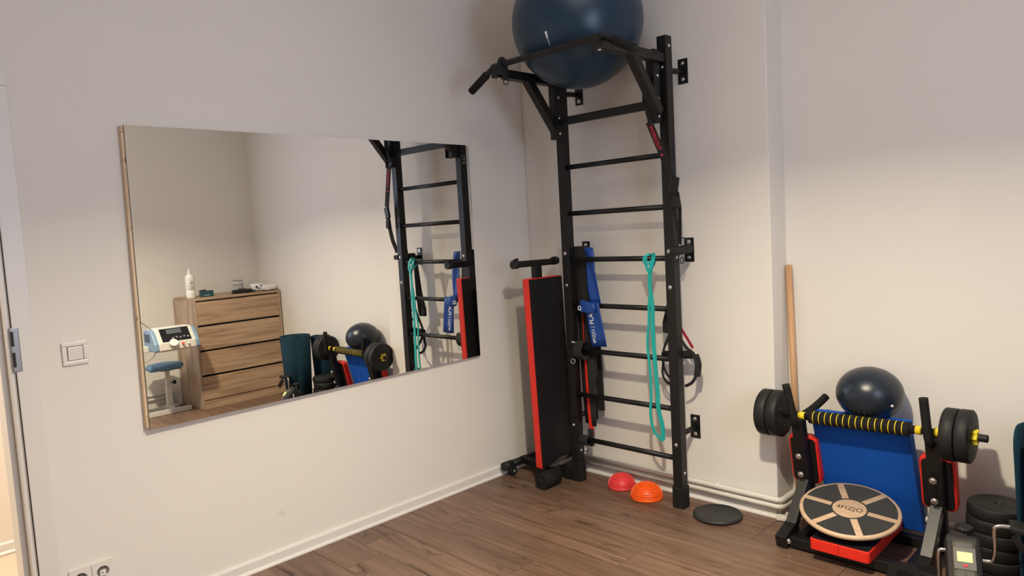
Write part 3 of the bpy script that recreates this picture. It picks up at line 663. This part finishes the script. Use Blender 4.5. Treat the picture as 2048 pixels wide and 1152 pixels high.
# ------------------------------------------------------------------ balance board
Cb = Vector((1.766,-.150,.160)); tdir2 = Vector((.99,-2.73,0)).normalized()
ax = tdir2.cross(Vector((0,0,1))); Rt = Matrix.Rotation(math.radians(-13.0), 4, ax)      # lean towards the viewer
nv = (Rt @ Vector((0,0,1)))
if nv.dot(tdir2) < 0: Rt = Matrix.Rotation(math.radians(13.0), 4, ax)
Mb = Matrix.Translation(Cb) @ Rt @ Matrix.Rotation(math.radians(61), 4, 'Z')
bbd = thing('balance_board', 'round wooden balance board with charcoal grip wedges on the dip pad', 'balance board', tuple(Cb))
RB = .180
MB().lathe([(0,0),(RB-.004,0),(RB,.004),(RB,.012),(RB-.003,.016),(0,.016)], M=Mb, seg=96).build('wooden_disc', PLY, bbd)
for k in range(6):
    a0 = k*PI/3+.07*0; a1 = a0+PI/3; g0 = .0125
    pl = []
    def pt(r,a): return (r*math.cos(a), r*math.sin(a))
    ro, ri = RB-.013, .066
    for i in range(13):
        aa = a0+math.asin(g0/ro)+(PI/3-2*math.asin(g0/ro))*i/12; pl.append(pt(ro,aa))
    for i in range(7):
        aa = a1-math.asin(g0/ri)-(PI/3-2*math.asin(g0/ri))*i/6; pl.append(pt(ri,aa))
    MB().prism(pl, Mb @ Matrix.Translation((0,0,.016)), .0012).build('grip_wedge', GRIT, bbd)
rg = MB(); 
for i in range(48):
    a, b = 2*PI*i/48, 2*PI*(i+1)/48
    rg.prism([pt(.061,a),pt(.067,a),pt(.067,b),pt(.061,b)], Mb @ Matrix.Translation((0,0,.016)), .0011)
rg.build('grip_ring', GRIT, bbd)
text('lettering', '4FIZJO', .033, Mb @ Matrix.Rotation(math.radians(-54), 4, 'Z') @ Matrix.Translation((0,0,.0165)), mat('burnt_print',(.06,.04,.025),.7), bbd, .0002, sx=1.0)
MB().lathe([(.055,0),(.054,-.02),(.04,-.045),(0,-.056)], M=Mb, seg=40).build('half_ball_base', RUBBERB, bbd)

# ------------------------------------------------------------------ blue leaning foam board
bf = MB(); vs = []
tl, tr, br_, bl_ = Vector((1.582,-.002,.514)), Vector((1.948,-.002,.520)), Vector((1.962,.134,.060)), Vector((1.596,.134,.060))
nrm = (tr-tl).cross(br_-tr).normalized()
if nrm.y > 0: nrm = -nrm
for p in (tl,tr,br_,bl_): vs.append(bf.b.verts.new(p))
for p in (tl,tr,br_,bl_): vs.append(bf.b.verts.new(p+nrm*.050))
for fq in ((0,1,2,3),(7,6,5,4),(0,4,5,1),(1,5,6,2),(2,6,7,3),(3,7,4,0)): bf.b.faces.new([vs[i] for i in fq])
tag(bf.build('foam_board', BLUEF, None, bevel=.003), 'bright blue foam board leaning on the wall behind the barbell', 'foam board')

# small ball
sb = thing('small_ball', 'small navy exercise ball wedged between the blue board and wall', 'ball', (1.788,.02,.5))
MB().sphere((1.788,.026,.596), .124, 56, 28, (1,1,.86)).build('ball_skin', NAVYB, sb)
MB().sphere((1.8901,-.0392,.573),.0055,12,8).build('valve_plug', PLASTIC, sb)

# ------------------------------------------------------------------ barbell
bar = thing('barbell', 'short barbell with black plates and yellow-ringed foam grip', 'barbell', (1.785,-.085,.5))
b0 = Vector((1.361,-.085,.4935)); b1 = Vector((2.212,-.085,.5105))
def bp_(x): t = (x-b0.x)/(b1.x-b0.x); return b0.lerp(b1,t)
MB().cyl(bp_(1.40),bp_(2.18),.0125,seg=24).build('shaft', RUBBERB, bar)
def thread(x0,x1,nm='threaded_end'):
    m = MB(); P_ = []; n = int((x1-x0)/.0035)
    for i in range(n+1):
        x = x0+(x1-x0)*i/n; P_.append(((.0150 if i%2 else .0118), (bp_(x)-bp_(x0)).length))
    M = frame(bp_(x0),(0,1,0),(0,0,1)); P_ = [(0,0)]+P_+[(0,P_[-1][1])]
    m.lathe(P_, M=M, seg=24); return m.build(nm, RUBBERB, bar)
thread(1.361,1.41); thread(2.16,2.212)
def plate(x0,x1,r,holes_side,tab=False):
    L_ = (bp_(x1)-bp_(x0)).length; M = frame(bp_(x0),(0,1,0),(0,0,1))
    pl_ = thing_part = MB().lathe([(0,0),(r*.30,0),(r*.32,-.0),(r*.78,.0),(r*.82,.0015),(r*.95,.0),(r,.004),(r,L_-.004),(r*.95,L_),(r*.82,L_-.0015),(r*.78,L_),(r*.30,L_),(0,L_)], M=M, seg=72).build('weight_plate', RUBBERB, bar)
    for s_ in holes_side:
        z = L_-.0005 if s_ > 0 else -.0008
        for k in range(6):
            a = k*PI/3+.5; MB().lathe([(0,0),(.0075,0),(.0075,.0013),(0,.0013)], M=M @ Matrix.Translation((r*.52*math.cos(a),r*.52*math.sin(a),z)), seg=14).build('plate_hole', SOCKHOLE, pl_)
        h = MB()
        for k in range(2):
            pts_ = [(r*.68*math.cos(a),r*.68*math.sin(a),z+.0008) for a in [k*PI+.9+i*.12 for i in range(10)]]
            h.tube([M @ Vector(p) for p in pts_], .0012, 5)
        h.build('raised_arc', RUBBERB, pl_)
    if tab:
        for a in (.6,2.2,4.4):
            MB().box(M @ Vector((r*.985*math.cos(a),r*.985*math.sin(a),L_/2)),(L_*.55,.03,.004), rot=(Matrix.Rotation(a+PI/2,3,'X')),bev=.002).build('grip_recess', RUBBERB, pl_)
    return pl_
plate(1.394,1.440,.0965,(-1,)); plate(1.4425,1.488,.0965,(1,))
plate(2.078,2.122,.0945,(-1,),True); plate(2.1245,2.166,.0945,(1,))
def star(x):
    M = frame(bp_(x),(0,1,0),(0,0,1)); n = 48; P_ = []
    for i in range(n): a = 2*PI*i/n; r = .0235+.0055*math.cos(6*a); P_.append((r*math.cos(a),r*math.sin(a)))
    MB().prism(P_, M, .016).build('spin_nut', YEL, bar, bevel=.002)
star(1.378); star(2.1665)
for xa,xb in ((1.527,1.535),(1.547,1.575),(1.984,2.004),(2.047,2.071)): MB().cyl(bp_(xa),bp_(xb),.0165,seg=28).build('yellow_sleeve', YEL, bar)
MB().cyl(bp_(1.533),bp_(1.549),.0175,seg=28).build('sleeve_band', RUBBERB, bar)
MB().cyl(bp_(1.575),bp_(1.984),.0155,seg=28).build('sleeve_tube', RUBBERB, bar)
nF = 16; f0, f1 = 1.592, 1.968; st_ = (f1-f0)/nF
for k in range(nF):
    xa = f0+k*st_; L_ = (bp_(xa+st_-.0035)-bp_(xa)).length; M = frame(bp_(xa),(0,1,0),(0,0,1))
    r0 = .0275 if k else .0265
    MB().lathe([(0,0),(r0-.006 if k==0 else r0-.0025,0),(r0,.003),(r0,L_-.003),(r0-.0025,L_),(0,L_)], M=M, seg=32).build('foam_segment', FOAMB, bar)
    if k < nF-1: MB().cyl(bp_(xa+st_-.0034),bp_(xa+st_-.0002),.0256,seg=32).build('foam_ring', YEL, bar)

# ------------------------------------------------------------------ plates stacked on the floor
zz = 0.0; hs = [.046,.044,.047,.046,.047,.042]
for i, h in enumerate(hs):
    r = .094 if i % 3 else .0955
    cx, cy = 2.232+(.003 if i%2 else -.002), -.045
    pl = thing('weight_plate', ['bottom black weight plate of the floor stack beside the rolled mat','second black weight plate from the bottom of the floor stack','third black weight plate from the bottom of the floor stack','third black weight plate from the top of the floor stack','second black weight plate from the top of the floor stack','top black weight plate of the floor stack, holes showing'][i], 'weight plate', (cx,cy,zz), 'black weight plates stacked on the floor')
    MB().lathe([(0,.0),(r*.97,.0),(r,.003),(r,h-.004),(r*.98,h-.001),(r*.92,h-.001),(r*.84,h-.0025),(.026,h-.0025),(.024,h-.001),(.014,h-.001),(.0135,h-.012),(0,h-.012)], (cx,cy,zz), 64).build('plate_body', RUBBERB, pl)
    for a in (.4,2.5,4.6):
        MB().box((cx+r*math.cos(a+i),cy+r*math.sin(a+i),zz+h/2),(.004,.035,h*.55),rot=Matrix.Rotation(a+i,3,'Z'),bev=.0015).build('grip_recess', VINYLB, pl)
    if i == len(hs)-1:
        for k in range(6): a = k*PI/3+.3; MB().cyl((cx+r*.52*math.cos(a),cy+r*.52*math.sin(a),zz+h-.003),(cx+r*.52*math.cos(a),cy+r*.52*math.sin(a),zz+h-.0018),.0065,seg=14).build('plate_hole', SOCKHOLE, pl)
        hm = MB()
        for k in range(2): hm.tube([(cx+r*.72*math.cos(a),cy+r*.72*math.sin(a),zz+h-.0022) for a in [k*PI+.5+i_*.12 for i_ in range(13)]], .0011, 5)
        hm.build('raised_arc', RUBBERB, pl)
    zz += h

# ------------------------------------------------------------------ rolled mats at the right edge
def rolled(name, label, c, prof, hgt, a_end, tail, rc):
    """spiral sheet standing on end (prof = [(turn, radius)...]); the outer free end has rounded corners"""
    g = MB(); P = []; n = int(prof[-1][0]*40)
    def rad(t):
        for (t0,r0),(t1,r1) in zip(prof,prof[1:]):
            if t <= t1: return r0+(r1-r0)*(t-t0)/(t1-t0)
        return prof[-1][1]
    for i in range(n+1):
        a = a_end-(n-i)/40*2*PI; r = rad(i/40); P.append((c[0]+r*math.cos(a), c[1]+r*math.sin(a)))
    d = Vector((P[-1][0]-P[-2][0], P[-1][1]-P[-2][1])).normalized()
    for k in range(1,11): P.append((P[n][0]+d.x*tail*k/10, P[n][1]+d.y*tail*k/10))
    N_ = len(P); Ls = [0]
    for i in range(1,N_): Ls.append(Ls[-1]+math.dist(P[i],P[i-1]))
    tot = Ls[-1]; th = .0085; rows = []
    for i in range(N_):
        e = tot-Ls[i]; zt = hgt; zb_ = .002
        if e < rc: q_ = rc-math.sqrt(max(0,rc*rc-(rc-e)**2)); zt -= q_; zb_ += q_
        t = Vector((P[min(i+1,N_-1)][0]-P[max(i-1,0)][0], P[min(i+1,N_-1)][1]-P[max(i-1,0)][1])).normalized(); nn = Vector((-t.y,t.x))*th/2
        rows.append([g.b.verts.new((c[0]+(P[i][0]+sx*nn.x-c[0])*(.80+.20*z/hgt),c[1]+(P[i][1]+sx*nn.y-c[1])*(.80+.20*z/hgt),z)) for sx,z in ((1,zb_),(1,zt),(-1,zt),(-1,zb_))])
    for A,B in zip(rows,rows[1:]):
        for j in range(4):
            f = g.b.faces.new((A[j],A[(j+1)%4],B[(j+1)%4],B[j])); f.smooth = j in (0,2)
    g.b.faces.new(rows[0]); g.b.faces.new(rows[-1][::-1])
    return tag(g.build(name, MATT), label, 'exercise mat')
rolled('rolled_mat', 'dark teal exercise mat, rolled, standing against the wall behind the plate stack', (2.408,.052), [(0,.030),(2.0,.055),(3.0,.092)], .565, .6, .01, .05)
rolled('rolled_mat', 'dark teal exercise mat, loosely rolled with rounded free end, at right edge', (2.434,-.172), [(0,.034),(2.0,.060),(2.5,.108),(3.15,.122)], .595, 3.2, .05, .06)

# ------------------------------------------------------------------ pedal exerciser
pe = thing('pedal_exerciser', 'small pedal exerciser with lit display on the floor at bottom right', 'pedal exerciser', (2.2,-.33,0))
Cp = Vector((2.205,-.385,.175))
fw = Vector((.30,-.954,0)).normalized(); sd = Vector((.954,.30,0)).normalized()
def lp(a,b,z): v_ = fw*a+sd*b; return Vector((2.193+v_.x,-.350+v_.y,z+.008 if z > .05 else z))
R3 = Matrix((sd,fw*-1,Vector((0,0,1)))).transposed()
tilt = R3 @ Matrix.Rotation(math.radians(50),3,'X')
hb = MB().box(lp(.022,0,.152),(.100,.178,.088),rot=tilt,bev=.014).build('housing', RUBBERB, pe)
hf = MB().box(lp(.043,0,.160),(.070,.150,.070),rot=tilt,bev=.012).build('front_cover', GOLD, pe)
nrm_ = tilt @ Vector((0,0,1)); upv = tilt @ Vector((0,1,0))
cc = lp(.043,0,.160)+nrm_*.0360
hp = MB().box(cc+upv*.012,(.062,.070,.004),rot=tilt,bev=.0015).build('display_bezel', mat('bezel_bronze',(.10,.097,.085),.4), pe)
MB().box(cc+upv*.017+nrm_*.003,(.042,.031,.0015),rot=tilt).build('display_screen', LCD, hp)
MB().box(cc-upv*.010+nrm_*.003,(.013,.008,.003),rot=tilt,bev=.001).build('red_button', REDP, hp)
MB().box(cc-upv*.055-nrm_*.001,(.002,.05,.001),rot=tilt).build('cover_seam', SOCKHOLE, pe)
MB().cyl(lp(-.02,.004,.19),lp(-.03,.006,.250),.0035,seg=12).build('knob_stem', STEEL, pe)
MB().lathe([(0,0),(.010,.0),(.027,.004),(.028,.016),(.022,.019),(0,.019)], lp(-.032,.006,.246), 28).build('tension_knob', RUBBERB, pe)
hub = Vector(lp(.01,.048,.172)); hubl = Vector(lp(.01,-.045,.130))
MB().cyl(lp(.01,-.042,.150),lp(.01,.052,.172),.022,seg=28).build('crank_hub', RUBBERB, pe)
h2 = Vector((2.262,-.333,.288))
MB().tube(smoothpath([hub-sd*.015, hub+sd*.022, hub+sd*.032+Vector((0,0,.010)), hub+sd*.037+Vector((0,0,.04)), hub+sd*.037+Vector((0,0,.105)), hub+sd*.046+Vector((0,0,.120)), hub+sd*.085+Vector((0,0,.122))],5), .0065, 14).build('crank_arm', STEEL, pe)
MB().tube(smoothpath([lp(.01,-.02,.190), lp(.01,-.055,.192), lp(.01,-.068,.18), lp(.01,-.068,.10), lp(.01,-.075,.085), lp(.01,-.11,.083)],5), .0065, 14).build('crank_arm', STEEL, pe)
pc = hub+sd*.140+Vector((0,0,.118))
p_ = MB().box(pc,(.125,.075,.022),rot=R3 @ Matrix.Rotation(.12,3,'Y'),bev=.006).build('pedal', RUBBERB, pe)
MB().ribbon(smoothpath([pc-sd*.055+fw*.03+Vector((0,0,-.01)), pc-sd*.03+fw*.05+Vector((0,0,-.05)), pc+sd*.02+fw*.05+Vector((0,0,-.075)), pc+sd*.06+fw*.03+Vector((0,0,-.06))],6),.028,.003,ref=(0.2,1,.6)).build('foot_strap', RUBBERB, p_)
pc2 = lp(.05,-.17,.075)
p_ = MB().box(pc2,(.105,.072,.020),rot=R3,bev=.006).build('pedal', RUBBERB, pe)
MB().ribbon(smoothpath([pc2-sd*.04+Vector((0,0,.01)), pc2-sd*.03+Vector((0,0,.05)), pc2+sd*.02+Vector((0,0,.055)), pc2+sd*.045+Vector((0,0,.01))],6),.028,.003,ref=(.3,-.95,0)).build('foot_strap', RUBBERB, p_)
MB().tube(smoothpath([lp(.03,0,.11),lp(.09,.01,.06),lp(.15,.02,.012)],5),.010,14).build('front_leg', STEEL, pe)
MB().tube(smoothpath([lp(-.03,0,.13),lp(-.10,.01,.06),lp(-.16,.02,.012)],5),.010,14).build('rear_leg', STEEL, pe)
for a in (.15,-.16):
    MB().cyl(lp(a,-.14,.011),lp(a,.18,.011),.011,seg=16).build('floor_bar', RUBBERB, pe)
MB().lathe([(0,0),(.040,0),(.046,.006),(.046,.022),(.040,.026),(0,.026)], M=frame(lp(.055,.034,.105),fw,(0,0,1)), seg=36).build('flywheel_cover', mat('light_grey_plastic',(.35,.34,.31),.35), pe)

# ------------------------------------------------------------------ chest of drawers
DX, DYa, DYb, DZ = 3.185, -.622, .138, .915
ch = thing('chest_of_drawers', 'oak-look chest of four drawers in the far corner, seen in the mirror', 'chest of drawers', ((DX+XR)/2,-.24,0))
MB().span((DX-.002,DYa,DZ-.020),(XR-.03,DYb,DZ)).build('top_panel', OAK, ch, bevel=.001)
MB().span((DX,DYa+.001,0),(XR-.006,DYa+.018,DZ-.020)).build('side_panel', OAKV, ch, bevel=.001)
MB().span((DX,DYb-.018,0),(XR-.006,DYb-.001,DZ-.020)).build('side_panel', OAKV, ch, bevel=.001)
MB().span((XR-.012,DYa+.018,.02),(XR-.008,DYb-.018,DZ-.02)).build('back_panel', OAKV, ch)
MB().span((DX+.004,DYa+.018,0),(DX+.02,DYb-.018,.068)).build('plinth', OAK, ch)
MB().span((DX+.04,DYa+.018,.07),(DX+.045,DYb-.018,DZ-.02)).build('drawer_gap_shade', SOCKHOLE, ch)  # black sheet standing in for the shade seen through the drawer gaps
for k in range(4):
    z0 = .074+k*.2065
    MB().span((DX-.001,DYa+.020,z0),(DX+.016,DYb-.020,z0+.190)).build('drawer_front', OAK, ch, bevel=.0015)
    dz_ = MB().span((DX+.02,DYa+.03,z0+.01),(DX+.035,DYb-.03,z0+.15)); dz_.build('drawer_box', OAKV, ch)
# things on the chest
bt = thing('white_bottle', 'tall white dispenser bottle with printed label on the chest', 'bottle', (3.30,-.575,DZ))
bx_, by_ = 3.30,-.590
MB().lathe([(0,0),(.033,0),(.035,.004),(.035,.060),(.0335,.062),(.0335,.064),(.035,.066),(.034,.172),(.030,.185),(.014,.196),(.013,.200),(0,.200)], (bx_,by_,DZ+.001), 40).build('bottle_body', mat('bottle_white',(.80,.79,.74),.35), bt)
MB().lathe([(.014,.196),(.014,.214),(.010,.220),(.005,.236),(.0035,.244),(0,.244)], (bx_,by_,DZ+.001), 24).build('nozzle', PLASTIC, bt)
PG = mat('print_grey',(.12,.12,.12),.6)
for hw,dz in ((.010,.150),(.013,.130),(.011,.126),(.016,.110),(.012,.098),(.015,.086),(.017,.074),(.009,.034)):
    MB().box((bx_-.0348,by_,DZ+dz),(.0012,hw*2,.0026 if dz != .130 else .006)).build('print_line', PG, bt)
tbx = thing('small_box', 'small teal cardboard box with white print beside the white bottle', 'box', (3.30,-.46,DZ))
MB().box((3.30,-.462,DZ+.026),(.055,.098,.048),bev=.001).build('carton', TEALBOX, tbx)
MB().box((3.2722,-.468,DZ+.014),(.0008,.05,.008)).build('print_stripe', mat('pale_print',(.22,.32,.36),.5), tbx)
MB().box((3.315,-.485,DZ+.054),(.03,.05,.007),rot=Euler((.1,0,.2)).to_matrix()).build('flap', VINYLB, tbx)
dkp = thing('black_pouch', 'flat black pouch lying on the chest in front of the jar', 'pouch', (3.28,-.17,DZ))
MB().box((3.27,-.165,DZ+.017),(.07,.165,.030),bev=.012).build('pouch_body', WEB, dkp)
MB().box((3.275,-.165,DZ+.033),(.035,.07,.010),bev=.004).build('pouch_flap', WEB, dkp)
MB().tube(smoothpath([(3.262,-.245,DZ+.02),(3.24,-.26,DZ+.008),(3.245,-.275,DZ+.004)],5),.004,8).build('cord', WEB, dkp)
MB().tube(smoothpath([(3.27,-.085,DZ+.018),(3.27,-.06,DZ+.014),(3.275,-.045,DZ+.005)],5),.004,8).build('cord', WEB, dkp)
jar = thing('clear_jar', 'clear plastic jar with grey label behind the black pouch', 'jar', (3.38,-.14,DZ))
jx, jy = 3.37,-.150
MB().lathe([(0,.001),(.040,.001),(.042,.006),(.042,.085),(.039,.100),(.039,.108),(.036,.108),(.036,.1),(.039,.085),(.039,.008),(0,.006)], (jx,jy,DZ), 40).build('jar_wall', CLEAR, jar)
MB().lathe([(.0426,.028),(.0426,.068)], (jx,jy,DZ), 40).build('jar_label', LABELG, jar)
MB().lathe([(0,.108),(.041,.108),(.043,.112),(.043,.126),(.040,.129),(0,.129)], (jx,jy,DZ), 40).build('jar_lid', CLEAR, jar)
def lump(name, label, cat, c, d, m, seed, rotz=0, parent=None):
    g = MB(); g.sphere((0,0,0), .5, 40, 22); r_ = random.Random(seed); ph = [r_.uniform(0,6) for _ in range(6)]
    for v in g.b.verts:
        k = 1+.07*math.sin(v.co.x*11+ph[0])*math.cos(v.co.y*9+ph[1])+.05*math.sin(v.co.y*19+ph[2]+v.co.z*7)
        e = Vector([math.copysign(abs(2*t)**.62, t)/2 for t in v.co])*k
        v.co = Matrix.Rotation(rotz,3,'Z') @ Vector((e.x*d[0],e.y*d[1],e.z*d[2])) + Vector(c)
    o = g.build(name, m, parent)
    return tag(o, label, cat) if parent is None else o
w1 = thing('wipes_packet', 'crumpled white packet with blue print on the chest', 'packet', (3.30,.0,DZ))
lump('packet_body', '', '', (3.31,-.005,DZ+.036), (.10,.125,.068), mat('packet_white',(.72,.72,.73),.4,var=.1,vscale=30), 3, .2, w1)
for (yy,zz_,sy,m_) in ((-.035,.040,.022,VINYLB),(.012,.050,.03,PEN),(-.012,.028,.03,GREYPL),(.03,.03,.02,TEALBOX)):
    MB().sphere((3.262,yy,DZ+zz_),.5,16,10,(.006,sy,.018)).build('printed_patch', m_, w1)
lump('folded_towel', 'small white folded cloth at the right end of the chest', 'cloth', (3.255,.075,DZ+.027), (.09,.125,.052), CLOTH, 8, -.1)

# ------------------------------------------------------------------ therapy device and stool seen in the mirror
dv_ = thing('therapy_device', 'light blue and cream therapy console with black control panel', 'medical device', (3.05,-.86,0))
cy0, cy1 = -1.035, -.700; XC = 3.05
prof = [(-.10,.0),(-.095,-.060),(.07,-.085),(.10,-.07),(.10,.075),(.06,.095),(-.035,.085),(-.06,.07)]      # (x offset, z offset) towards -x = front
def rot_prof(sc): return [(x*sc,z*sc) for x,z in prof]
ZC = .640
front = [(-.115,-.085),(-.125,-.07),(-.120,-.02),(-.045,.080),(-.02,.088),(.09,.088),(.11,.07),(.11,-.06),(.09,-.085)]
Mp = Matrix(((1,0,0,XC),(0,0,1,cy0+.03),(0,1,0,ZC),(0,0,0,1)))
MB().prism(front, Mp, cy1-cy0-.06).build('console_body', CREAM, dv_, bevel=.006)
for ya in (cy0,cy1-.034):
    Ms = Matrix(((1,0,0,XC),(0,0,1,ya),(0,1,0,ZC),(0,0,0,1)))
    MB().prism([(x*.97,z*.93-.004) for x,z in front], Ms, .034).build('side_grip', LBLUE, dv_, bevel=.010)
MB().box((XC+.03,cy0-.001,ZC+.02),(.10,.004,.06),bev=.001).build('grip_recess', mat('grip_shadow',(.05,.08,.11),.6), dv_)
fa = Vector((XC-.120,0,ZC-.02)); fb = Vector((XC-.045,0,ZC+.080)); fd = (fb-fa).normalized(); fn = Vector((-fd.z,0,fd.x)); mid = fa.lerp(fb,.5)
def onp(y,t,off=0): p = fa.lerp(fb,t)+fn*off; return Vector((p.x,y,p.z))
Rf = Matrix((Vector((0,-1,0)),fd,Vector((0,-1,0)).cross(fd))).transposed()
MB().box(onp((cy0+cy1)/2-.0,.55,.001),(.215,.118,.004),rot=Rf,bev=.001).build('control_panel', PANEL, dv_)
MB().box(onp((cy0+cy1)/2-.005,.78,.0035),(.110,.040,.002),rot=Rf).build('screen', SCREEN, dv_)
for i in range(5): MB().cyl(onp(-.86+.028*(i-1.2),.30+.04*(i%2),.002),onp(-.86+.028*(i-1.2),.30+.04*(i%2),.006),.007,seg=16).build('button', GREYPL, dv_)
MB().cyl(onp(-.905,-.08,.0),onp(-.905,-.08,.020),.030,seg=36).build('control_knob', PLASTIC, dv_)
MB().cyl(onp(-.835,-.18,0),onp(-.835,-.18,.008),.009,seg=18).build('red_button', REDP, dv_)
MB().cyl(onp(-.795,-.18,0),onp(-.795,-.18,.008),.008,seg=18).build('round_button', PLASTIC, dv_)
MB().beam((XC+.05,-1.32,.575),(XC+.05,-1.0,.575),.05,.045).build('support_arm', CREAM, dv_, bevel=.004)
MB().beam((XC+.05,-1.32,.03),(XC+.05,-1.32,.62),.05,.05,up=(0,1,0)).build('support_pole', CREAM, dv_, bevel=.004)
MB().span((XC-.22,-1.36,.0),(XC+.28,-1.30,.035)).build('support_foot', CREAM, dv_, bevel=.004)
MB().tube(smoothpath([(XC+.02,-1.0,.72),(XC+.02,-1.08,.80),(XC,-1.2,.93),(XC,-1.32,1.05)],6),.004,8).build('cable', GREYPL, dv_)
MB().tube(smoothpath([(XC+.02,-.98,.56),(XC-.02,-1.03,.51),(XC-.02,-1.12,.49),(XC,-1.28,.56)],6),.003,8).build('cable', GREYPL, dv_)
sl = thing('padded_stool', 'light blue padded seat on a white post beside the chest', 'stool', (3.42,-.80,0))
sx_, sy_ = 3.40,-.80
lump('seat', '', '', (sx_,-.815,.375), (.20,.27,.062), mat('blue_upholstery',(.10,.22,.36),.5), 5, 0, sl)
MB().span((sx_-.016,sy_-.016,.05),(sx_+.016,sy_+.016,.35)).build('post', CREAM, sl, bevel=.003)
MB().span((sx_-.021,sy_-.021,.05),(sx_+.021,sy_+.021,.21)).build('post_sleeve', CREAM, sl, bevel=.003)
MB().cyl((sx_,sy_+.02,.235),(sx_,sy_+.045,.235),.005).build('knob_stem', METALB, sl)
MB().lathe([(0,0),(.018,0),(.018,.014),(0,.016)], M=frame((sx_,sy_+.045,.235),(0,0,1),(1,0,0)), seg=20).build('height_knob', RUBBERB, sl)
MB().span((sx_-.10,-1.1,0),(sx_-.06,-.665,.035)).build('base_bar', CREAM, sl, bevel=.003)
MB().span((sx_+.06,-1.1,0),(sx_+.10,-.70,.035)).build('base_bar', CREAM, sl, bevel=.003)
MB().span((sx_-.06,sy_-.02,.01),(sx_+.06,sy_+.02,.05)).build('base_link', CREAM, sl, bevel=.003)
